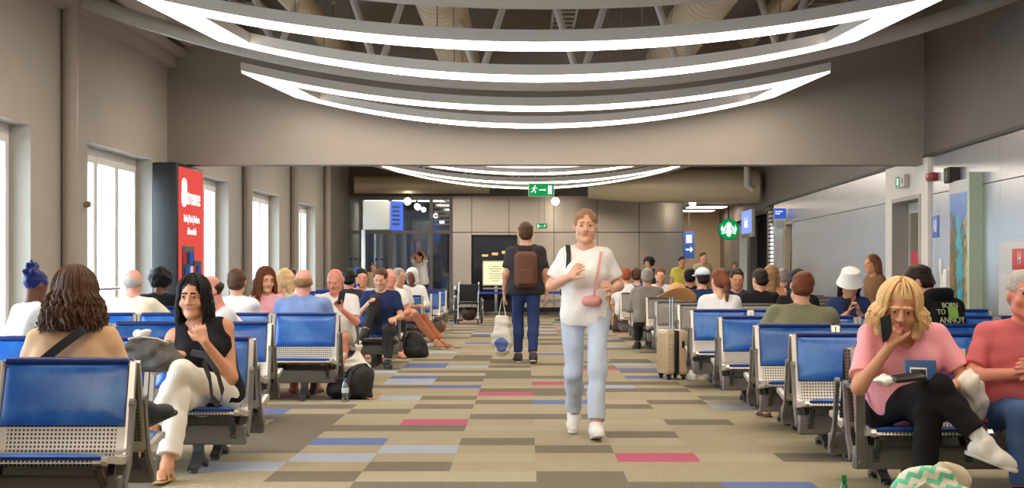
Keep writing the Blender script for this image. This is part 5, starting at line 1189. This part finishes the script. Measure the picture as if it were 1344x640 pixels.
b = MB(); b.rbox(-.36, .36, -.04, .04, .64, .70, .01); b.rbox(-.04, .04, -.03, .03, .02, .74, .01); b.rbox(-.3, .3, -.2, .2, 0, .03, .01); b.build('stand', M_alu, nb)

# advertising light box on the left wall
ad = thing('advertising_lightbox', 'tall red lit advertising panel in a black case on the left wall', 'advertisement', (0, 0, 0))
x0 = -4.66; y0, y1 = 22.95, 24.75
b = MB(); b.rbox(XL + .02, x0, y0, y1, .06, 2.67, .02); b.build('case', M_blk, ad)
b = MB(); b.box(x0, x0 + .012, y0 + .06, y1 - .05, .55, 2.62); b.build('lit_panel', emat('red lit panel', (228, 84, 76), .95), ad)
M_lw = emat('white print', (255, 250, 246), 1.3); ym = (y0 + y1) / 2; ry = (PI / 2, 0, PI / 2)
text('streamee', .33, M_lw, ad, (x0 + .016, ym + .12, 2.23), ry, 'logo_text', sx=.8)
b = MB()
for zc, rr_ in ((2.36, .09), (2.22, .11)): b.tube([(x0 + .016, y0 + .33 + rr_ * math.cos(a), zc + rr_ * math.sin(a)) for a in np.linspace(0, 2 * PI, 19)[:-1]], .03, 6, closed=True)
b.build('logo_mark', M_lw, ad)
text('Radio | Music | Podcasts', .145, M_lw, ad, (x0 + .016, ym, 1.93), ry, 'slogan_text', sx=.78); text('all in one hub', .145, M_lw, ad, (x0 + .016, ym, 1.76), ry, 'slogan_text', sx=.8)
for ya_, yb_, za, zb in ((.22, 1.05, .86, 1.56), (.92, 1.56, .86, 1.36)):
    b = MB(); b.rbox(x0 + .012, x0 + .02, y0 + ya_, y0 + yb_, za, zb, .004); dv = b.build('device_picture', M_blk, ad)
    for k in range(9):
        b = MB(); a1 = y0 + ya_ + .06 + (k % 3) * (yb_ - ya_ - .1) / 3; z1 = za + .06 + (k // 3) * (zb - za - .12) / 3; b.box(x0 + .02, x0 + .023, a1, a1 + (yb_ - ya_) / 4.2, z1, z1 + (zb - za) / 4.2)
        b.build('cover_tile', emat('tile %d' % (k % 4), ((60, 96, 190), (220, 220, 226), (196, 60, 60), (60, 70, 96))[k % 4], .7), dv)
# camera hoop and round sensor by window
r = thing('door_closer_hoop', 'black cable hoop and closer at the top corner of the second window', 'fitting', (XL - .14, 19.86, 2.58))
b = MB(); b.tube([(0.02, .12 + .085 * math.cos(a), -.09 + .085 * math.sin(a)) for a in np.linspace(0, 2 * PI, 19)[:-1]], .008, 6, closed=True); b.build('hoop', M_blk, r)
b = MB(); b.rbox(-.04, .03, -.14, .2, -.02, .04, .01); b.build('closer_body', M_white, r)
r = thing('wall_sensor', 'small round brown sensor on the wall beside the second window', 'sensor', (XL + .03, 19.5, 1.98))
b = MB(); b.lathe([(.03, -.03), (.04, 0), (.03, .04)], seg=14, axis='x'); b.build('sensor_body', mat('brown sensor', (150, 130, 104), .4), r)

# flight information box on its post
fi = thing('information_display', 'white box of a flight information display on a post by the glass partition', 'display', (wx(495, 40), 40, 0))
b = MB(); b.rbox(-.31, .31, -.2, .25, 2.14, 2.80, .015); b.build('display_case', mat('pale grey box', (200, 204, 198), .5), fi)
b = MB(); b.rbox(-.36, -.28, -.04, .06, 0, 2.14, .01); b.build('post', mat('pale post', (218, 222, 224), .4), fi)
sc_ = MB(); sc_.add([(.33, -.18, 2.12), (.60, .10, 2.12), (.60, .10, 2.80), (.33, -.18, 2.80), (.35, -.14, 2.12), (.58, .14, 2.12), (.58, .14, 2.80), (.35, -.14, 2.80)], [(0, 1, 2, 3), (4, 7, 6, 5), (0, 4, 5, 1), (3, 2, 6, 7), (0, 3, 7, 4), (1, 5, 6, 2)]); s2 = sc_.build('screen', emat('blue screen', (78, 116, 226), 1.1), fi, smooth=False)
b = MB()
for k in range(5): z = 2.24 + k * .1; b.add([(.36, -.158, z), (.52, .005, z), (.52, .005, z + .05), (.36, -.158, z + .05)], [(0, 1, 2, 3)])
b.v = [(x + .004, y - .006, z) for x, y, z in b.v]; b.build('screen_rows', mat('screen rows', (70, 76, 96), .5), fi, smooth=False)

# green exit signs
M_grn = emat('exit green', (30, 158, 84), .85); M_exw = emat('exit white', (236, 250, 240), 1.1)
def running_man(mb, x, z, s, y=0.0):
    def cap(a, c, w): mb.strap([(x + a[0] * s, y, z + a[1] * s), (x + c[0] * s, y, z + c[1] * s)], .004, w * s, (0, 1, 0))
    mb.lathe([(.11 * s, -.002), (.11 * s, .002)], (x + .12 * s, y, z + .78 * s), 14, axis='y')
    cap((.08, .62), (-.08, .22), .2); cap((-.06, .26), (.2, .06), .12); cap((.2, .08), (.12, -.22), .1); cap((-.08, .24), (-.22, -.02), .12); cap((-.2, 0), (-.46, -.02), .1)
    cap((.06, .58), (.3, .44), .09); cap((.3, .44), (.44, .54), .08); cap((.04, .58), (-.2, .52), .09); cap((-.2, .52), (-.3, .34), .08)
def exit_sign(px, py, D, w, h, label, top, flip=False):
    r = thing('exit_sign', label, 'exit sign', (wx(px, D), D, wz(py, D)), group='green exit signs')
    b = MB(); b.rbox(-w / 2 - .012, w / 2 + .012, 0, .05, -h / 2 - .012, h / 2 + .012, .006); b.build('housing', mat('sign housing', (170, 180, 172), .5), r)
    b = MB(); b.box(-w / 2, w / 2, -.004, 0, -h / 2, h / 2); b.build('face', M_grn, r)
    k = -1 if flip else 1
    b = MB(); running_man(b, -k * w * .29, -h * .16, h * .62, -.007); b.build('running_figure', M_exw, r)
    b = MB(); b.strap([(-k * w * .1, -.007, 0), (k * w * .14, -.007, 0)], .004, h * .09, (0, 1, 0)); b.prism([(k * w * .12, h * .12), (k * w * .2, 0), (k * w * .12, -h * .12)], 'y', -.009, -.005); b.build('arrow', M_exw, r)
    b = MB(); b.box(min(k * w * .27, k * w * .43), max(k * w * .27, k * w * .43), -.009, -.005, -h * .36, h * .36); b.build('door_symbol', M_exw, r)
    for x in (-w * .25, w * .25): b = MB(); b.tube([(x, .02, h / 2), (x, .02, top - wz(py, D))], .005, 5); b.build('cable', M_wire, r)
exit_sign(710.5, 249, 30, .43, .21, 'larger green exit sign with running figure hanging in front of the far ring light', 5.1)
exit_sign(711, 296.5, 45.5, .27, .12, 'smaller green exit sign hanging lower, before the far steel wall', 5.1, True)
def rw(label_root, n, d, z): return RW @ Vector((n, d, z))
RWM = RW.to_3x3()
def on_right(name, label, cat, d, z, n=0.0, group=None):
    o = thing(name, label, cat, RW @ Vector((n, d, z)), 0, group); o.rotation_euler = RWM.to_euler(); return o     # local x = into the wall, y along the wall away from the camera
RT = (PI / 2, 0, -PI / 2)
e = on_right('emergency_light', 'green and white emergency light with red dot over the exit door', 'emergency light', 25.3, 2.53, -.055)
b = MB(); b.rbox(-.07, 0, -.33, .33, -.09, .09, .01); b.build('light_body', M_offw, e)
b = MB(); b.box(-.075, -.07, .0, .3, -.07, .07); b.build('green_panel', M_grn, e); b = MB(); b.box(-.079, -.075, .08, .2, -.05, .05); b.build('door_symbol', M_exw, e)
b = MB(); b.lathe([(.045, -.004), (.045, .0)], (-.072, -.18, 0), 14, axis='x'); b.build('red_dot', mat('red dot', (200, 50, 50), .4), e)
e = on_right('alarm_beacon', 'dark red fire alarm beacon on the wall just before the exit door', 'alarm', 23.45, 2.5, 0)
b = MB(); b.rbox(-.09, 0, -.17, .17, -.055, .055, .02); b.build('beacon_body', mat('dark red plastic', (136, 36, 30), .4), e); b = MB(); b.rbox(-.11, -.09, -.1, .1, -.03, .03, .01); b.build('lens', mat('red lens', (190, 60, 44), .2), e)
e = on_right('wall_speaker', 'small black speaker on the wall above the landscape poster', 'speaker', 22.1, 2.44, 0)
b = MB(); b.rbox(-.14, 0, -.16, .16, -.09, .11, .015); b.build('speaker_body', mat('black brown box', (46, 36, 30), .5), e); b = MB(); b.rbox(-.147, -.14, -.13, .13, -.07, .09, .004); b.build('grille', M_blk, e)
e = on_right('gate_sign', 'blue sign reading A8 beside the exit door', 'sign', 23.38, 1.82, 0)
b = MB(); b.rbox(-.015, 0, -.19, .19, -.15, .15, .004); b.build('plate', mat('sign blue', (66, 104, 190), .4), e); text('A8', .25, mat('sign white', (240, 242, 246), .5), e, (-.018, 0, 0), RT, sx=.8)
# landscape poster light box with pale green side
e = on_right('poster_lightbox', 'tall poster case with a landscape picture and a pale green side', 'poster', 21.5, 0, 0)
b = MB(); b.box(-.09, 0, -.66, .66, .05, 2.36); b.build('case', mat('grey poster frame', (186, 186, 184), .4, .3), e, smooth=False)
M_post = bpy.data.materials.new('landscape picture'); M_post.use_nodes = True; nt = M_post.node_tree; bs = nt.nodes['Principled BSDF']; bs.inputs['Roughness'].default_value = .25
tc = nt.nodes.new('ShaderNodeTexCoord'); n1 = nt.nodes.new('ShaderNodeTexNoise'); n1.inputs['Scale'].default_value = 4.0; n1.inputs['Detail'].default_value = 9; n1.inputs['Roughness'].default_value = .7
sp = nt.nodes.new('ShaderNodeSeparateXYZ'); nt.links.new(tc.outputs['Object'], sp.inputs[0]); nt.links.new(tc.outputs['Object'], n1.inputs['Vector'])
def pm(op, a, v=None, c=None):
    n = nt.nodes.new('ShaderNodeMath'); n.operation = op; nt.links.new(a, n.inputs[0])
    if c is not None: nt.links.new(c, n.inputs[1])
    elif v is not None: n.inputs[1].default_value = v
    return n.outputs[0]
nz = pm('MULTIPLY', pm('SUBTRACT', n1.outputs['Fac'], .5), 1.3); yv = pm('ADD', pm('MULTIPLY', pm('ADD', sp.outputs['Y'], .46), .96), c=nz)
cr = nt.nodes.new('ShaderNodeValToRGB'); nt.links.new(yv, cr.inputs[0]); el = cr.color_ramp.elements; el[0].position = .0; el[0].color = lin((206, 190, 132)); el[1].position = 1; el[1].color = lin((150, 104, 60))
for p, c in ((.18, (150, 138, 84)), (.30, (70, 84, 52)), (.40, (46, 156, 186)), (.58, (52, 170, 190)), (.66, (62, 78, 44)), (.82, (92, 100, 54))): q = el.new(p); q.color = lin(c)
zf = pm('MULTIPLY', pm('SUBTRACT', pm('ADD', sp.outputs['Z'], c=nz), 1.75), 4.0); zf = pm('MAXIMUM', pm('MINIMUM', zf, 1.0), 0.0)
mxp = nt.nodes.new('ShaderNodeMix'); mxp.data_type = 'RGBA'; nt.links.new(zf, mxp.inputs['Factor']); nt.links.new(cr.outputs[0], mxp.inputs['A']); mxp.inputs['B'].default_value = lin((62, 124, 204)); nt.links.new(mxp.outputs['Result'], bs.inputs['Base Color'])
b = MB(); b.box(-.10, -.09, -.46, .58, .55, 2.20); b.build('picture', M_post, e, smooth=False)
b = MB(); b.box(-.16, .0, -.76, -.66, 0, 2.42); b.build('side_post', mat('pale green panel', (182, 198, 172), .5), e, smooth=False)
e = on_right('hand_sanitiser', 'white hand sanitiser dispenser on the wall left of the poster', 'dispenser', 22.45, 1.08, 0)
b = MB(); b.rbox(-.12, 0, -.16, .16, -.2, .16, .03); b.build('dispenser_body', M_white, e); b = MB(); b.rbox(-.15, -.12, -.05, .05, .1, .3, .01); b.build('lever', M_white, e)
e = on_right('wall_notice', 'narrow framed white notice between the A8 sign and the poster', 'notice', 22.25, 1.55, 0)
b = MB(); b.rbox(-.02, 0, -.12, .12, -.28, .28, .004); b.build('frame', M_alu, e); b = MB(); b.box(-.024, -.02, -.10, .10, -.26, .26); b.build('paper', mat('paper', (226, 228, 230), .6), e)
e = on_right('door_release', 'green emergency door release box on the exit door', 'release box', 24.22, 1.12, -.05)
b = MB(); b.rbox(-.09, .0, -.1, .1, -.12, .13, .015); b.build('release_body', mat('green release', (14, 140, 66), .4), e)
e = on_right('fire_hose_cabinet', 'pale cabinet with a red H sign at the right edge', 'cabinet', 18.55, 0, 0)
b = MB(); b.rbox(-.12, 0, -1.1, .95, .35, 1.56, .015); b.build('cabinet_body', mat('pale cabinet', (200, 200, 202), .4), e)
b = MB(); b.rbox(-.125, -.12, -.35, .32, 1.24, 1.47, .003); b.build('plate', mat('fire red', (206, 52, 44), .4), e); text('H', .2, mat('sign white', (240, 242, 246), .5), e, (-.129, .0, 1.355), RT)
b = MB(); b.rbox(-.135, -.12, -.95, .8, .5, 1.18, .01); b.build('cabinet_door', mat('pale cabinet', (200, 200, 202), .4), e)
# blue and white notice panel at the end of the steel wall
e = on_right('hanging_notice', 'blue and white notice panel high at the far end of the steel wall', 'sign', 39.4, 2.36, -.17); e.rotation_euler = (0, 0, 0)
b = MB(); b.rbox(-.14, .14, -.02, .02, -.24, .26, .006); b.build('board', mat('notice white', (232, 234, 238), .4), e); b = MB(); b.box(-.138, .138, -.026, -.02, .02, .25); b.build('blue_field', emat('notice blue', (58, 100, 212), .8), e)
for k in range(2): b = MB(); b.box(-.11, .06 - .06 * k, -.03, -.026, .17 - .05 * k, .19 - .05 * k); b.build('text_line', M_lw, e)
b = MB(); b.box(-.09, .09, -.026, -.02, -.2, -.04); b.build('symbol_field', mat('pale symbol', (206, 210, 220), .5), e)
# kiosk sign box, shop front and round coffee sign
e = on_right('kiosk_sign', 'pale blue lit kiosk sign box beside the round coffee sign', 'sign', 45.6, 2.42, -.30)
b = MB(); b.rbox(0, .09, -1.3, 1.3, -.36, .36, .01); b.build('sign_box', mat('sign box beige', (206, 198, 184), .5), e); b = MB(); b.box(-.008, 0, -1.26, 1.26, -.26, .34); b.build('lit_face', emat('pale blue lit', (150, 172, 246), .95), e)
text('kiosk', .42, M_lw, e, (-.012, 0, .02), RT)
for (px, cz, D) in ((956.5, 301, 45.2),):
    q = .268; e = thing('coffee_sign', 'round green and white lit coffee shop sign projecting from the wall', 'sign', (wx(px, D), D, wz(cz, D)))
    b = MB(); b.lathe([(q, .02), (q + .012, .03), (q + .012, .10), (q, .11)], seg=36, axis='y'); b.build('drum', M_blk, e)
    M_cg = emat('coffee green', (0, 152, 78), .9); M_cw = emat('coffee white', (244, 250, 246), 1.15)
    b = MB(); b.lathe([(q, .0), (q, .02)], seg=36, axis='y'); b.build('green_disc', M_cg, e)
    f = MB()
    f.lathe([(.062, -.012), (.062, -.004)], (0, 0, .085), 18, axis='y'); f.prism([(-.075, .12), (-.05, .19), (-.03, .15), (0, .215), (.03, .15), (.05, .19), (.075, .12)], 'y', -.012, -.004)
    f.prism([(-.06, .06), (-.075, -.05), (-.055, -.16), (0, -.2), (.055, -.16), (.075, -.05), (.06, .06)], 'y', -.012, -.004)
    for s in (-1, 1):
        for k in range(4): a0 = .9 - k * .1; f.tube([(s * (.075 + .03 * k), -.008, .12 - .03 * k), (s * (.10 + .028 * k), -.008, .02 - .02 * k), (s * (.09 + .026 * k), -.008, -.10 - .01 * k)], .009, 5)
        f.prism([(s * .16, .14), (s * .20, .06), (s * .215, -.03), (s * .17, .02)], 'y', -.012, -.004)
    f.build('white_emblem', M_cw, e)
    b = MB(); b.tube([(.0, .06, q), (.0, .06, q + .35)], .02, 8); b.build('bracket', M_blk, e)
# shop fronts on the right beyond the steel wall
w = MB(); w.box(.0, .2, 43.2, 43.5, 0, 2.62, 0, RW); w.box(0, .2, 47.6, 48.4, 0, 2.62, 0, RW); w.box(0, .2, 52.6, 57, 0, 2.62, 0, RW)
struct(w.build('wall_shopfront', mat('grey pier', (120, 112, 104), .6), smooth=False))
w = MB(); w.box(2.2, 2.3, 43, 57, 0, 2.7, 0, RW); w.box(.2, 2.2, 47.9, 48.1, 0, 2.7, 0, RW); w.box(0, 2.3, 42.6, 43.2, 0, 2.7, 0, RW); w.box(.0, 2.3, 43, 57, 2.62, 2.7, 0, RW)
struct(w.build('wall_shop_interior', mat('dark shop interior', (58, 52, 48), .7), smooth=False))
lv = MB()
for k in range(26): lv.box(-.03, .04, 42.45, 42.95, .1 + k * .1, .16 + k * .1, 0, RW)
tag(lv.build('roller_shutter', M_offw, smooth=False), 'narrow white slatted shutter at the end of the steel wall', 'shutter')
for d, lb, cc in ((44.2, 'blue shop shelf column nearest the slatted shutter', (44, 66, 150)), (46.6, 'grey shop shelf with orange packets beyond the blue column', (128, 122, 118))):
    e = on_right('shop_shelf', lb, 'shelf', d, 0, .9); b = MB(); b.rbox(-.3, .3, -.5, .5, 0, 2.1, .02); b.build('carcass', mat('shelf %d' % cc[0], cc, .5), e)
    for k in range(4): b = MB(); b.box(-.34, -.3, -.45, .45, .5 + k * .4, .52 + k * .4); b.build('shelf_board', M_alu, e)
    for k in range(6): b = MB(); b.rbox(-.42, -.34, -.42 + k * .15, -.32 + k * .15, .92, 1.12, .01); b.build('packet', mat('orange packet', (220, 140, 50), .5), e)
e = on_right('direction_sign', 'small blue direction sign with white arrow in the passage', 'sign', 52.5, 1.95, -1.35)
e.rotation_euler = (0, 0, 0); b = MB(); b.rbox(-.17, .17, 0, .05, -.42, .42, .01); b.build('board', mat('sign blue', (66, 104, 190), .4), e); b = MB(); b.strap([(-.1, -.006, -.15), (.06, -.006, -.15)], .006, .05, (0, 1, 0)); b.prism([(.04, -.05), (.13, -.15), (.04, -.25)], 'y', -.009, -.003); b.box(-.09, .09, -.009, -.003, .05, .3); b.build('arrow', M_exw, e)
b = MB(); b.tube([(0, .025, .42), (0, .025, 1.2)], .012, 6); b.build('hanger', M_wire, e)
# print on the black hoodie
bd, sk_ = PEOPLE['hoodie']
M_hp = mat('pale hoodie print', (206, 214, 170), .7); M_hg = mat('lime print', (150, 196, 90), .7)
def backpt(a, up, out=.135): q = sk_.P + sk_.u * up - sk_.f * out + sk_.r * a; return tuple(q)
rotm = Matrix((( -sk_.r[0], sk_.u[0], -sk_.f[0]), (-sk_.r[1], sk_.u[1], -sk_.f[1]), (-sk_.r[2], sk_.u[2], -sk_.f[2]))).to_euler()
def htext(body_, size, a, up): t = text(body_, size, M_hp, bd, backpt(a, up), rotm, 'print'); return t
htext('BORN', .055, 0, .40); htext('TO', .055, .09, .35); htext('ANNOY', .065, .0, .285)
b = MB(); b.box(-.045, .045, -.045, .045, -.002, .002); b.build('print_square', M_hg, bd, smooth=False, loc=backpt(-.02, .345), rot=rotm)
# ================================================================ WORLD, CAMERA, VIEW
wd = bpy.data.worlds.new('daylight'); SC.world = wd; wd.use_nodes = True
bg = wd.node_tree.nodes['Background']; bg.inputs['Color'].default_value = (.72, .86, 1, 1); bg.inputs['Strength'].default_value = 11.0
cam = bpy.data.cameras.new('camera'); co = bpy.data.objects.new('camera', cam); COL.objects.link(co); SC.camera = co
co.location = (0, 0, CAMH); co.rotation_euler = (PI / 2, 0, 0)
cam.sensor_width = 36; cam.lens = FPX / 1344 * 36; cam.shift_x = -(VX - 672) / 1344; cam.shift_y = (VY - 320) / 1344
cam.clip_start = .1; cam.clip_end = 300
SC.view_settings.view_transform = 'Standard'; SC.view_settings.look = 'None'; SC.view_settings.gamma = 1; SC.view_settings.use_curve_mapping = False
SC.view_settings.exposure = 0.17
SC.cycles.use_denoising = True
SC.cycles.max_bounces = 8; SC.cycles.diffuse_bounces = 5; SC.cycles.glossy_bounces = 4; SC.cycles.transparent_max_bounces = 12
SC.cycles.sample_clamp_indirect = 6
